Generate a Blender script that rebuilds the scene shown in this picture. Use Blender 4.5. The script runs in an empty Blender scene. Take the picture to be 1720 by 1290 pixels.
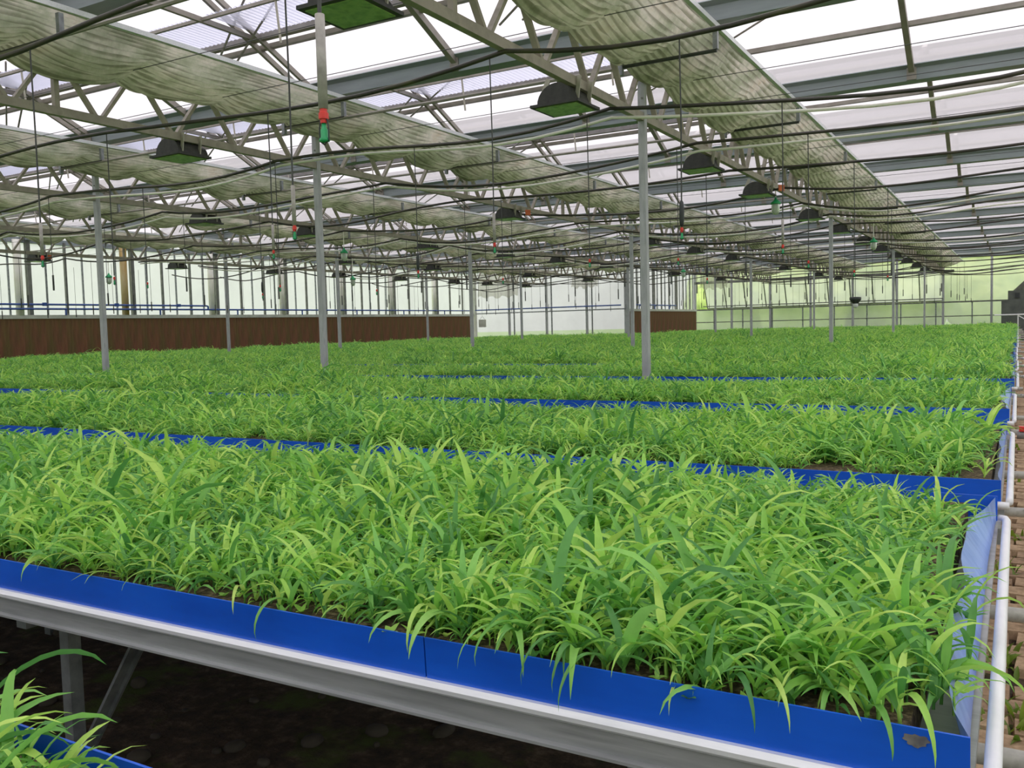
import bpy, math, random
import numpy as np
from mathutils import Matrix, Vector

S = bpy.context.scene
COL = S.collection
rnd = random.Random(11)

# ------------------------------------------------------------------ camera
CAM_Z = 1.3
YAW, PITCH, ROLL = math.radians(29.765), math.radians(3.716), math.radians(-1.503)
cam = bpy.data.cameras.new('camera')
cam.sensor_fit = 'HORIZONTAL'
cam.sensor_width = 36.0
cam.lens = 1488.3 / 1720.0 * 36.0
cam.clip_start = 0.02
cam.clip_end = 500
cam_o = bpy.data.objects.new('camera', cam)
COL.objects.link(cam_o)
fw = Vector((-math.sin(YAW) * math.cos(PITCH), math.cos(YAW) * math.cos(PITCH), -math.sin(PITCH)))
rt = Vector((math.cos(YAW), math.sin(YAW), 0))
up = rt.cross(fw)
r2 = math.cos(ROLL) * rt + math.sin(ROLL) * up
u2 = -math.sin(ROLL) * rt + math.cos(ROLL) * up
m = Matrix((r2, u2, -fw)).transposed().to_4x4()
m.translation = (0, 0, CAM_Z)
cam_o.matrix_world = m
S.camera = cam_o

# ------------------------------------------------------------------ world, exposure
W = bpy.data.worlds.new('overcast_sky')
S.world = W
W.use_nodes = True
nt = W.node_tree
nt.nodes.clear()
geo = nt.nodes.new('ShaderNodeTexCoord')
sep = nt.nodes.new('ShaderNodeSeparateXYZ')
nt.links.new(geo.outputs['Generated'], sep.inputs[0])
rmp = nt.nodes.new('ShaderNodeValToRGB')
rmp.color_ramp.elements[0].position = 0.0
rmp.color_ramp.elements[0].color = (0.333, 0.337, 0.345, 1)   # standard overcast sky: the horizon a third of the zenith
rmp.color_ramp.elements[1].position = 1.0
rmp.color_ramp.elements[1].color = (1.0, 0.985, 1.0, 1)
nt.links.new(sep.outputs[2], rmp.inputs[0])
bg = nt.nodes.new('ShaderNodeBackground')
bg.inputs[1].default_value = 3.75
nt.links.new(rmp.outputs[0], bg.inputs[0])
wo = nt.nodes.new('ShaderNodeOutputWorld')
nt.links.new(bg.outputs[0], wo.inputs[0])

S.view_settings.view_transform = 'Standard'
S.view_settings.look = 'None'
S.view_settings.exposure = 0.0
S.view_settings.gamma = 1.0
S.view_settings.use_curve_mapping = False
try:
    S.cycles.transparent_max_bounces = 12
    S.cycles.adaptive_threshold = 0.05
    S.cycles.max_bounces = 5
    S.cycles.diffuse_bounces = 3
except Exception:
    pass


# ------------------------------------------------------------------ materials
def mat(name):
    mm = bpy.data.materials.new(name)
    mm.use_nodes = True
    t = mm.node_tree
    t.nodes.clear()
    out = t.nodes.new('ShaderNodeOutputMaterial')
    return mm, t, out


def N(t, kind, **kw):
    n = t.nodes.new(kind)
    for k, v in kw.items():
        setattr(n, k, v)
    return n


def ramp(t, src, stops):
    r = N(t, 'ShaderNodeValToRGB')
    els = r.color_ramp.elements
    while len(els) < len(stops):
        els.new(0.5)
    for e, (p, c) in zip(els, stops):
        e.position = p
        e.color = (*c, 1)
    t.links.new(src, r.inputs[0])
    return r.outputs[0]


def noise(t, scale, detail=4, rough=0.55, stretch=None, coord='Object'):
    tc = N(t, 'ShaderNodeTexCoord')
    n = N(t, 'ShaderNodeTexNoise')
    n.inputs['Scale'].default_value = scale
    n.inputs['Detail'].default_value = detail
    n.inputs['Roughness'].default_value = rough
    src = tc.outputs[coord]
    if stretch:
        mp = N(t, 'ShaderNodeMapping')
        mp.inputs['Scale'].default_value = stretch
        t.links.new(src, mp.inputs[0])
        src = mp.outputs[0]
    t.links.new(src, n.inputs['Vector'])
    return n.outputs['Fac']


def surf(name, stops, scale=4.0, rough=0.5, metal=0.0, detail=4, stretch=None, bump=0.0, coord='Object', spec=0.5):
    mm, t, out = mat(name)
    b = N(t, 'ShaderNodeBsdfPrincipled')
    f = noise(t, scale, detail, stretch=stretch, coord=coord)
    t.links.new(ramp(t, f, stops), b.inputs['Base Color'])
    b.inputs['Roughness'].default_value = rough
    b.inputs['Metallic'].default_value = metal
    b.inputs['Specular IOR Level'].default_value = spec
    if bump:
        bp = N(t, 'ShaderNodeBump')
        bp.inputs['Strength'].default_value = bump
        bp.inputs['Distance'].default_value = 0.02
        t.links.new(f, bp.inputs['Height'])
        t.links.new(bp.outputs[0], b.inputs['Normal'])
    t.links.new(b.outputs[0], out.inputs[0])
    return mm


def rgb(r, g, b):
    def c(x):
        x /= 255
        return x / 12.92 if x <= 0.04045 else ((x + 0.055) / 1.055) ** 2.4
    return (c(r), c(g), c(b))


def sheet(name, trans, tint, transl, fr=0.04, var=0.06, scale=1.2):
    """milky plastic sheet: part clear, part scattering"""
    mm, t, out = mat(name)
    a = N(t, 'ShaderNodeBsdfTransparent')
    a.inputs[0].default_value = (*tint, 1)
    b = N(t, 'ShaderNodeBsdfTranslucent')
    f = noise(t, scale, 3)
    lo = tuple(max(0, x - var) for x in transl)
    t.links.new(ramp(t, f, [(0.3, lo), (0.7, transl)]), b.inputs[0])
    mx = N(t, 'ShaderNodeMixShader')
    mx.inputs[0].default_value = 1 - trans
    t.links.new(a.outputs[0], mx.inputs[1])
    t.links.new(b.outputs[0], mx.inputs[2])
    g = N(t, 'ShaderNodeBsdfGlossy')
    g.inputs['Roughness'].default_value = 0.35
    m2 = N(t, 'ShaderNodeMixShader')
    m2.inputs[0].default_value = fr
    t.links.new(mx.outputs[0], m2.inputs[1])
    t.links.new(g.outputs[0], m2.inputs[2])
    t.links.new(m2.outputs[0], out.inputs[0])
    return mm


M = {}
M['roof'] = sheet('milky_roof_sheet', 0.5, (0.575, 0.55, 0.568), (0.47, 0.449, 0.462), var=0.05, scale=0.7)
M['corrugated'] = sheet('clear_corrugated_sheet', 0.45, (0.92, 0.93, 1.0), (0.80, 0.82, 0.95))
M['pane'] = sheet('milky_wall_sheet', 0.42, (0.72, 0.735, 0.70), (0.50, 0.51, 0.48), var=0.1, scale=0.9)
M['net'] = sheet('sheer_net_cloth', 0.45, (0.9, 0.9, 0.86), (0.55, 0.53, 0.48))
M['liner'] = surf('thin_blue_film', [(0.3, rgb(96, 136, 214)), (0.6, rgb(132, 166, 232)), (0.85, rgb(158, 186, 240))], 16, 0.3, stretch=(1, 2, 0.4))
M['gutter'] = surf('gutter_grey', [(0.3, rgb(130, 139, 144)), (0.62, rgb(148, 157, 162)), (0.9, rgb(116, 122, 114))], 3, 0.45, 0.1, stretch=(0.4, 2, 3))
M['girder'] = surf('weathered_girder', [(0.3, rgb(150, 142, 132)), (0.55, rgb(176, 166, 156)), (0.8, rgb(124, 122, 104))], 5, 0.55, 0.05)
M['rafter'] = surf('dull_rafter', [(0.3, rgb(140, 134, 126)), (0.7, rgb(164, 158, 150)), (0.9, rgb(120, 122, 104))], 6, 0.5, 0.1)
M['post'] = surf('galvanised_post', [(0.3, rgb(158, 160, 165)), (0.6, rgb(184, 185, 190)), (0.85, rgb(138, 140, 145))], 8, 0.45, 0.15, stretch=(3, 3, 0.6))
M['galv'] = surf('galvanised_frame', [(0.3, rgb(120, 124, 128)), (0.6, rgb(158, 162, 166)), (0.85, rgb(104, 108, 110))], 14, 0.4, 0.45)
M['alu'] = surf('brushed_aluminium', [(0.3, rgb(226, 228, 232)), (0.7, rgb(242, 244, 247))], 30, 0.3, 0.3, stretch=(0.2, 3, 3))
M['web'] = surf('dull_aluminium', [(0.3, rgb(150, 152, 154)), (0.55, rgb(180, 182, 184)), (0.8, rgb(128, 130, 132))], 9, 0.4, 0.35, stretch=(0.3, 2, 4))
M['blue'] = surf('blue_plastic', [(0.25, rgb(12, 78, 192)), (0.6, rgb(18, 94, 218)), (0.85, rgb(28, 104, 226))], 5, 0.38, 0.0, stretch=(0.6, 2, 2))
M['white'] = surf('white_plastic', [(0.3, rgb(226, 226, 230)), (0.7, rgb(240, 240, 243))], 12, 0.35)
M['greypipe'] = surf('grey_pipe', [(0.3, rgb(142, 138, 134)), (0.6, rgb(182, 178, 172)), (0.85, rgb(120, 112, 104))], 20, 0.5, 0.2)
M['hose'] = surf('black_hose', [(0.35, rgb(48, 46, 42)), (0.6, rgb(66, 62, 54)), (0.8, rgb(84, 86, 48))], 3, 0.5)
M['wire'] = surf('dark_wire', [(0.3, rgb(50, 52, 52)), (0.7, rgb(76, 78, 76))], 10, 0.5)
M['cream'] = surf('cream_conduit', [(0.3, rgb(234, 232, 216)), (0.6, rgb(246, 244, 236)), (0.85, rgb(216, 210, 168))], 2.5, 0.45)
M['lampbody'] = surf('charcoal_housing', [(0.3, rgb(46, 46, 46)), (0.7, rgb(66, 66, 64))], 18, 0.55)
M['lampglass'] = surf('mossy_reflection_glass', [(0.3, rgb(116, 150, 84)), (0.55, rgb(160, 192, 112)), (0.8, rgb(88, 112, 62))], 9, 0.25)  # algae green, with the reflection of the plants put into the colour
M['strap'] = surf('pale_strap', [(0.3, rgb(168, 164, 150)), (0.7, rgb(196, 192, 180))], 10, 0.45, 0.2)
M['red'] = surf('red_plastic', [(0.3, rgb(206, 44, 40)), (0.7, rgb(226, 62, 54))], 20, 0.4)
M['green'] = surf('green_plastic', [(0.3, rgb(24, 140, 86)), (0.7, rgb(40, 170, 106))], 20, 0.4)
M['orange'] = surf('orange_tag', [(0.3, rgb(190, 84, 34)), (0.7, rgb(214, 108, 50))], 10, 0.5)
M['dark'] = surf('dark_plastic', [(0.3, rgb(38, 42, 44)), (0.7, rgb(58, 62, 64))], 12, 0.5)
M['bluepipe'] = surf('blue_pipe', [(0.3, rgb(44, 74, 148)), (0.7, rgb(66, 96, 170))], 6, 0.45)
M['ledge'] = surf('pale_ledge', [(0.3, rgb(186, 188, 180)), (0.7, rgb(210, 212, 204))], 4, 0.5)
M['yellowed'] = surf('yellowed_pipe', [(0.35, rgb(206, 190, 150)), (0.6, rgb(176, 140, 62)), (0.8, rgb(120, 92, 40))], 1.6, 0.5, stretch=(2, 2, 0.5))
M['smear'] = surf('dried_soil', [(0.3, rgb(92, 90, 96)), (0.7, rgb(128, 124, 122))], 60, 0.9)
M['steeldark'] = surf('dark_steel', [(0.3, rgb(106, 108, 104)), (0.7, rgb(134, 136, 130))], 8, 0.5, 0.2)
M['pebble'] = surf('pebble', [(0.3, rgb(50, 44, 38)), (0.7, rgb(84, 76, 68))], 6, 0.9)
M['machine'] = surf('machine_grey', [(0.3, rgb(78, 82, 80)), (0.7, rgb(100, 104, 100))], 3, 0.6)
M['lawn'] = surf('lawn_outside', [(0.3, rgb(96, 134, 60)), (0.6, rgb(136, 168, 82)), (0.85, rgb(170, 178, 110))], 0.5, 0.9)
M['crown'] = surf('tree_crown', [(0.3, rgb(156, 178, 106)), (0.6, rgb(196, 210, 132)), (0.85, rgb(222, 228, 160))], 1.4, 0.9, bump=0.5)
M['bark'] = surf('bark', [(0.3, rgb(70, 58, 46)), (0.7, rgb(96, 82, 66))], 9, 0.9)

# frosted glass of the small bulkhead lamps
mm, t, out = mat('frosted_jar')
b = N(t, 'ShaderNodeBsdfPrincipled')
f = noise(t, 20)
t.links.new(ramp(t, f, [(0.3, rgb(188, 200, 188)), (0.7, rgb(216, 226, 214))]), b.inputs['Base Color'])
b.inputs['Roughness'].default_value = 0.3
b.inputs['Transmission Weight'].default_value = 0.35
t.links.new(b.outputs[0], out.inputs[0])
M['jar'] = mm

# potting soil
mm, t, out = mat('potting_soil')
b = N(t, 'ShaderNodeBsdfPrincipled')
f = noise(t, 60, 8, 0.7)
t.links.new(ramp(t, f, [(0.32, rgb(44, 36, 26)), (0.5, rgb(84, 70, 50)), (0.62, rgb(140, 122, 92)), (0.75, rgb(186, 170, 138))]), b.inputs['Base Color'])
b.inputs['Roughness'].default_value = 0.95
bp = N(t, 'ShaderNodeBump')
bp.inputs['Distance'].default_value = 0.01
t.links.new(f, bp.inputs['Height'])
t.links.new(bp.outputs[0], b.inputs['Normal'])
t.links.new(b.outputs[0], out.inputs[0])
M['soil'] = mm

# damp earth with patches of moss
mm, t, out = mat('damp_earth')
b = N(t, 'ShaderNodeBsdfPrincipled')
f = noise(t, 14, 9, 0.7)
g = noise(t, 3.0, 5, 0.6)
c1 = ramp(t, f, [(0.3, rgb(42, 33, 26)), (0.52, rgb(78, 62, 48)), (0.68, rgb(120, 100, 80)), (0.8, rgb(150, 132, 108))])
mr = ramp(t, g, [(0.54, (0, 0, 0)), (0.66, (1, 1, 1))])
mxc = N(t, 'ShaderNodeMix', data_type='RGBA')
t.links.new(mr, mxc.inputs[0])
t.links.new(c1, mxc.inputs[6])
mxc.inputs[7].default_value = (*rgb(86, 98, 40), 1)
t.links.new(mxc.outputs[2], b.inputs['Base Color'])
b.inputs['Roughness'].default_value = 0.95
bp = N(t, 'ShaderNodeBump')
bp.inputs['Distance'].default_value = 0.03
t.links.new(f, bp.inputs['Height'])
t.links.new(bp.outputs[0], b.inputs['Normal'])
t.links.new(b.outputs[0], out.inputs[0])
M['earth'] = mm

# paving brick, each brick a shade of its own
mm, t, out = mat('paving_brick')
b = N(t, 'ShaderNodeBsdfPrincipled')
oi = N(t, 'ShaderNodeObjectInfo')
f = noise(t, 25, 6, 0.65)
c1 = ramp(t, oi.outputs['Random'], [(0.0, rgb(176, 146, 116)), (0.5, rgb(196, 168, 136)), (1.0, rgb(158, 130, 104))])
c2 = ramp(t, f, [(0.35, (0.45, 0.42, 0.36)), (0.6, (1, 1, 1))])
mu = N(t, 'ShaderNodeMix', data_type='RGBA', blend_type='MULTIPLY')
mu.inputs[0].default_value = 0.8
t.links.new(c1, mu.inputs[6])
t.links.new(c2, mu.inputs[7])
t.links.new(mu.outputs[2], b.inputs['Base Color'])
b.inputs['Roughness'].default_value = 0.9
t.links.new(b.outputs[0], out.inputs[0])
M['brick'] = mm

# wet cooling pad: fine vertical flutes, rust brown with green algae
mm, t, out = mat('cooling_pad')
b = N(t, 'ShaderNodeBsdfPrincipled')
f = noise(t, 1.0, 6, 0.6, stretch=(2.2, 2.2, 0.5))
g = noise(t, 14, 4, 0.6, stretch=(1, 1, 0.12))
c1 = ramp(t, f, [(0.3, rgb(100, 96, 46)), (0.46, rgb(116, 98, 56)), (0.6, rgb(126, 90, 60)), (0.75, rgb(142, 92, 68))])
c2 = ramp(t, g, [(0.3, (0.6, 0.6, 0.6)), (0.7, (1, 1, 1))])
mu = N(t, 'ShaderNodeMix', data_type='RGBA', blend_type='MULTIPLY')
mu.inputs[0].default_value = 1.0
t.links.new(c1, mu.inputs[6])
t.links.new(c2, mu.inputs[7])
t.links.new(mu.outputs[2], b.inputs['Base Color'])
b.inputs['Roughness'].default_value = 0.9
t.links.new(b.outputs[0], out.inputs[0])
M['pad'] = mm

# shade curtain: pale woven strips with painted fold shade, greened by algae
mm, t, out = mat('shade_cloth')
f = noise(t, 2.2, 6, 0.65)
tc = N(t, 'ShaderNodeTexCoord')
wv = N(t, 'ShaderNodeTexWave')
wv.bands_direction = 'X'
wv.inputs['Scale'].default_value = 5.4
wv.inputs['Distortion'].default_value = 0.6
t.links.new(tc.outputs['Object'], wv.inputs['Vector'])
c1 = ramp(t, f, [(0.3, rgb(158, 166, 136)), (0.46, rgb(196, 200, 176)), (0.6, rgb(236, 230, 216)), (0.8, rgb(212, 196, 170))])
c2 = ramp(t, wv.outputs['Fac'], [(0.2, (0.45, 0.46, 0.40)), (0.7, (1, 1, 1))])  # dark stripes put the shade between folds into the colour
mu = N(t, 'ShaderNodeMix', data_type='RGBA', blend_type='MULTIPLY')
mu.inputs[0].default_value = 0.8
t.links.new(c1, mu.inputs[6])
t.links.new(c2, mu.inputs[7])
sx = N(t, 'ShaderNodeSeparateXYZ')
t.links.new(tc.outputs['Object'], sx.inputs[0])
alg = ramp(t, sx.outputs[0], [(0.05, (0.56, 0.63, 0.46)), (0.4, (0.66, 0.71, 0.56)), (0.56, (1, 1, 1))])
mu2 = N(t, 'ShaderNodeMix', data_type='RGBA', blend_type='MULTIPLY')
mu2.inputs[0].default_value = 1.0
t.links.new(mu.outputs[2], mu2.inputs[6])
t.links.new(alg, mu2.inputs[7])
mu = mu2
d = N(t, 'ShaderNodeBsdfDiffuse')
tr = N(t, 'ShaderNodeBsdfTranslucent')
t.links.new(mu.outputs[2], d.inputs[0])
t.links.new(mu.outputs[2], tr.inputs[0])
mx = N(t, 'ShaderNodeMixShader')
mx.inputs[0].default_value = 0.5
t.links.new(d.outputs[0], mx.inputs[1])
t.links.new(tr.outputs[0], mx.inputs[2])
t.links.new(mx.outputs[0], out.inputs[0])
M['cloth'] = mm


def leaf_mat(name, stops, tw=0.4):
    mm, t, out = mat(name)
    oi = N(t, 'ShaderNodeObjectInfo')
    at = N(t, 'ShaderNodeAttribute')
    at.attribute_name = 'tint'
    add = N(t, 'ShaderNodeMath', operation='ADD')
    t.links.new(oi.outputs['Random'], add.inputs[0])
    t.links.new(at.outputs['Fac'], add.inputs[1])
    fr = N(t, 'ShaderNodeMath', operation='FRACT')
    t.links.new(add.outputs[0], fr.inputs[0])
    c = ramp(t, fr.outputs[0], stops)
    f = noise(t, 35, 3)
    c2 = ramp(t, f, [(0.3, (0.82, 0.86, 0.8)), (0.7, (1.05, 1.03, 1.0))])
    mu = N(t, 'ShaderNodeMix', data_type='RGBA', blend_type='MULTIPLY')
    mu.inputs[0].default_value = 1.0
    t.links.new(c, mu.inputs[6])
    t.links.new(c2, mu.inputs[7])
    p = N(t, 'ShaderNodeBsdfPrincipled')
    p.inputs['Roughness'].default_value = 0.42
    p.inputs['Specular IOR Level'].default_value = 0.45
    t.links.new(mu.outputs[2], p.inputs['Base Color'])
    tr = N(t, 'ShaderNodeBsdfTranslucent')
    t.links.new(mu.outputs[2], tr.inputs[0])
    mx = N(t, 'ShaderNodeMixShader')
    mx.inputs[0].default_value = tw
    t.links.new(p.outputs[0], mx.inputs[1])
    t.links.new(tr.outputs[0], mx.inputs[2])
    t.links.new(mx.outputs[0], out.inputs[0])
    return mm


LEAF_STOPS = [(0.0, rgb(88, 152, 84)), (0.14, rgb(124, 190, 92)), (0.4, rgb(176, 234, 104)),
              (0.64, rgb(218, 248, 130)), (0.8, rgb(158, 224, 116)), (1.0, rgb(88, 152, 84))]
M['leaf'] = leaf_mat('grass_leaf', LEAF_STOPS)
M['weedleaf'] = leaf_mat('weed_leaf', [(0, rgb(104, 136, 50)), (0.5, rgb(150, 176, 62)), (1, rgb(96, 120, 52))])


# ------------------------------------------------------------------ mesh helpers
class MB:
    def __init__(s):
        s.v, s.f, s.t = [], [], []

    def add(s, vs, fs):
        o = len(s.v)
        s.v += [tuple(p) for p in vs]
        s.f += [tuple(i + o for i in q) for q in fs]
        return s

    def box(s, x0, x1, y0, y1, z0, z1):
        vs = [(x0, y0, z0), (x1, y0, z0), (x1, y1, z0), (x0, y1, z0), (x0, y0, z1), (x1, y0, z1), (x1, y1, z1), (x0, y1, z1)]
        return s.add(vs, [(0, 3, 2, 1), (4, 5, 6, 7), (0, 1, 5, 4), (1, 2, 6, 5), (2, 3, 7, 6), (3, 0, 4, 7)])

    def beam(s, a, b, w, h, upv=(0, 0, 1)):
        a, b = Vector(a), Vector(b)
        d = (b - a).normalized()
        u = Vector(upv)
        sd = d.cross(u)
        if sd.length < 1e-4:
            sd = d.cross(Vector((1, 0, 0)))
        sd.normalize()
        u = sd.cross(d)
        vs = []
        for p in (a, b):
            for i, j in ((-1, -1), (1, -1), (1, 1), (-1, 1)):
                vs.append(p + sd * (i * w / 2) + u * (j * h / 2))
        return s.add(vs, [(0, 1, 2, 3), (7, 6, 5, 4), (0, 4, 5, 1), (1, 5, 6, 2), (2, 6, 7, 3), (3, 7, 4, 0)])

    def tube(s, pts, r, n=6, cap=True):
        pts = [Vector(p) for p in pts]
        rs = r if isinstance(r, (list, tuple)) else [r] * len(pts)
        ring = []
        vs = []
        for i, p in enumerate(pts):
            d = (pts[min(i + 1, len(pts) - 1)] - pts[max(i - 1, 0)]).normalized()
            ref = Vector((0, 0, 1)) if abs(d.z) < 0.9 else Vector((0, 1, 0))
            a = d.cross(ref).normalized()
            b = a.cross(d)
            for k in range(n):
                th = 2 * math.pi * k / n
                vs.append(p + (a * math.cos(th) + b * math.sin(th)) * rs[i])
        fs = []
        for i in range(len(pts) - 1):
            for k in range(n):
                fs.append((i * n + k, i * n + (k + 1) % n, (i + 1) * n + (k + 1) % n, (i + 1) * n + k))
        if cap:
            fs.append(tuple(range(n))[::-1])
            fs.append(tuple((len(pts) - 1) * n + k for k in range(n)))
        return s.add(vs, fs)

    def prism(s, prof, axis, a, b):
        """prof: list of 2-D points, swept along axis from a to b; axis 'X': prof=(y,z), 'Y': prof=(x,z)"""
        n = len(prof)
        vs = []
        for e in (a, b):
            for p in prof:
                vs.append((e, p[0], p[1]) if axis == 'X' else (p[0], e, p[1]))
        fs = [(k, (k + 1) % n, n + (k + 1) % n, n + k) for k in range(n)]
        fs += [tuple(range(n))[::-1], tuple(range(n, 2 * n))]
        return s.add(vs, fs)

    def lathe(s, prof, n=14, c=(0, 0, 0)):
        vs, fs = [], []
        for r, z in prof:
            for k in range(n):
                th = 2 * math.pi * k / n
                vs.append((c[0] + r * math.cos(th), c[1] + r * math.sin(th), c[2] + z))
        for i in range(len(prof) - 1):
            for k in range(n):
                fs.append((i * n + k, i * n + (k + 1) % n, (i + 1) * n + (k + 1) % n, (i + 1) * n + k))
        return s.add(vs, fs)

    def mesh(s, name, m=None, smooth=False):
        me = bpy.data.meshes.new(name)
        me.from_pydata(s.v, [], s.f)
        if m:
            me.materials.append(M[m])
        if smooth:
            me.polygons.foreach_set('use_smooth', [True] * len(me.polygons))
        me.update()
        return me


def place(name, me, parent=None, loc=(0, 0, 0), rot=(0, 0, 0), scale=None):
    o = bpy.data.objects.new(name, me)
    COL.objects.link(o)
    o.location = loc
    o.rotation_euler = rot
    if scale is not None:
        o.scale = scale
    if parent is not None:
        o.parent = parent
    return o


def tag(o, label, cat, group=None):
    o['label'] = label
    o['category'] = cat
    if group:
        o['group'] = group
    return o


def thing(name, label, cat, loc=(0, 0, 0), group=None, rotz=0):
    return tag(place(name, None, None, loc, (0, 0, rotz)), label, cat, group)


def struct(name, me=None):
    o = place(name, me)
    o['kind'] = 'structure'
    return o


ORD = ['first', 'second', 'third', 'fourth', 'fifth', 'sixth', 'seventh', 'eighth', 'ninth', 'tenth', 'eleventh', 'twelfth',
       'thirteenth', 'fourteenth', 'fifteenth', 'sixteenth', 'seventeenth', 'eighteenth', 'nineteenth', 'twentieth',
       'twenty-first', 'twenty-second', 'twenty-third', 'twenty-fourth', 'twenty-fifth', 'twenty-sixth']

# ------------------------------------------------------------------ layout (metres)
X0, Y0 = -3.06, 7.93          # girder beside the aisle; first row of posts
SX, SY, BAY = 4.0, 9.6, 3.2
X_FAR, X_STEP = X0 - 20, X0 - 12      # side wall with the pad; set-back side wall
Y_STEP, Y_END = Y0 + 3 * SY, Y0 + 4 * SY
X_R, Y_NEAR = X0 + 8, Y0 - 4 * BAY
GX = [X0 - 4 * i for i in range(5)]
G_END = [Y_END, Y_END, Y_END, Y_STEP, Y_STEP]
Z_LOW, Z_TOP = 3.21, 3.71     # girder chords
Z_G0, Z_G1 = 3.93, 4.09       # gutter
Z_E, SLOPE = 4.045, 0.425     # roof line at the gutter, roof pitch
RIM = 0.775


def roof_x_left(k):
    return X_FAR if k < 9 else X_STEP


# ------------------------------------------------------------------ floor, outside
fl = struct('floor', MB().box(X_FAR, X_R, Y_NEAR, Y_END, -0.3, 0.0).mesh('floor', 'earth'))
gl = struct('lawn', MB().box(-140, 120, -80, 200, -0.4, -0.02).mesh('lawn', 'lawn'))

# aisle paving: the bricks in view one by one, the rest as one part
BX, BY = 0.235, 0.128
brick_me = []
for q in range(4):
    mb = MB()
    j = [rnd.uniform(-0.006, 0.006) for _ in range(4)]
    h = 0.034 + rnd.uniform(-0.004, 0.005)
    x, y = BX / 2, BY / 2
    mb.add([(-x, -y, 0), (x, -y, 0), (x, y, 0), (-x, y, 0), (-x + .006 + j[0], -y + .006, h), (x - .006, -y + .006 + j[1] * .5, h + j[2]), (x - .006 + j[3], y - .006, h), (-x + .006, y - .006, h + j[1])],
           [(4, 5, 6, 7), (0, 1, 5, 4), (1, 2, 6, 5), (2, 3, 7, 6), (3, 0, 4, 7)])
    brick_me.append(mb.mesh('brick', 'brick'))
path = struct('path', MB().box(-0.16, 1.5, 0.2, Y_END - 0.5, 0.0, 0.012).mesh('path_bed', 'earth'))
rest = MB()
nb = 0
row = 0
yy = 2.2
while yy < Y_END - 0.7:
    for c in range(6):
        xx = -0.02 + c * 0.246 + (0.0 if row % 2 else -0.11) + rnd.uniform(-0.008, 0.008)
        if c == 0 and rnd.random() < 0.12:
            continue
        near_view = xx < 0.14 + 0.006 * yy
        if near_view and nb < 290 and yy < 24:
            place('brick', brick_me[rnd.randrange(4)], path, (xx, yy + rnd.uniform(-.004, .004), 0.008), (0, 0, rnd.uniform(-.03, .03)))
            nb += 1
        else:
            rest.box(xx - BX / 2 + .004, xx + BX / 2 - .004, yy - BY / 2 + .004, yy + BY / 2 - .004, 0.008, 0.042 + rnd.uniform(-.004, .004))
    row += 1
    yy += 0.139
o = place('brick_paving', rest.mesh('brick_paving', 'brick'), path)
o['kind'] = 'stuff'

# pebbles under the benches
mb = MB()
for q in range(170):
    px, py = rnd.uniform(-4.5, -0.1), rnd.uniform(0.7, 3.4)
    r = rnd.uniform(0.012, 0.04)
    a, b2, c2 = r * rnd.uniform(.8, 1.4), r * rnd.uniform(.8, 1.3), r * rnd.uniform(.4, .7)
    vs, fs = [], []
    for (ph, nn) in ((-60, 6), (-15, 8), (30, 8), (70, 6)):
        for k in range(8):
            th = k / 8 * 6.283
            vs.append((px + a * math.cos(math.radians(ph)) * math.cos(th), py + b2 * math.cos(math.radians(ph)) * math.sin(th), c2 * .6 + c2 * math.sin(math.radians(ph))))
    for i in range(3):
        for k in range(8):
            fs.append((i * 8 + k, i * 8 + (k + 1) % 8, (i + 1) * 8 + (k + 1) % 8, (i + 1) * 8 + k))
    fs.append(tuple(24 + k for k in range(8)))
    mb.add(vs, fs)
o = place('pebbles', mb.mesh('pebbles', 'pebble', True))
o['kind'] = 'stuff'
tag(o, 'scattered pebbles on the dark earth under the front bench', 'pebbles')

# ------------------------------------------------------------------ roof
roof = struct('ceiling')
hb = BAY / 2
ZR = Z_E + hb * SLOPE


def sheet_mesh(w, up_slope):
    y = hb - 0.07
    z0, z1 = (Z_E + 0.05, ZR + 0.035)
    if up_slope:
        return MB().add([(-w / 2, 0.07, z0), (w / 2, 0.07, z0), (w / 2, hb, z1), (-w / 2, hb, z1)], [(0, 1, 2, 3)]).mesh('roof_panel', 'roof')
    return MB().add([(-w / 2, hb, z1), (w / 2, hb, z1), (w / 2, BAY - 0.07, z0), (-w / 2, BAY - 0.07, z0)], [(0, 1, 2, 3)]).mesh('roof_panel', 'roof')


panel2 = sheet_mesh(1.985, False)
g_prof = [(-.09, Z_G0), (.09, Z_G0), (.095, Z_G1 - .03), (.15, Z_G1), (.14, Z_G1 + .012), (.07, Z_G1 - .01), (-.07, Z_G1 - .01), (-.14, Z_G1 + .012), (-.15, Z_G1), (-.095, Z_G1 - .03)]
gut_l = MB().prism(g_prof, 'X', X_FAR, X_R).mesh('gutter', 'gutter')
gut_s = MB().prism(g_prof, 'X', X_STEP, X_R).mesh('gutter', 'gutter')
for k in range(-4, 13):
    place('gutter', gut_l if k <= 9 else gut_s, roof, (0, Y0 + k * BAY, 0))
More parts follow.
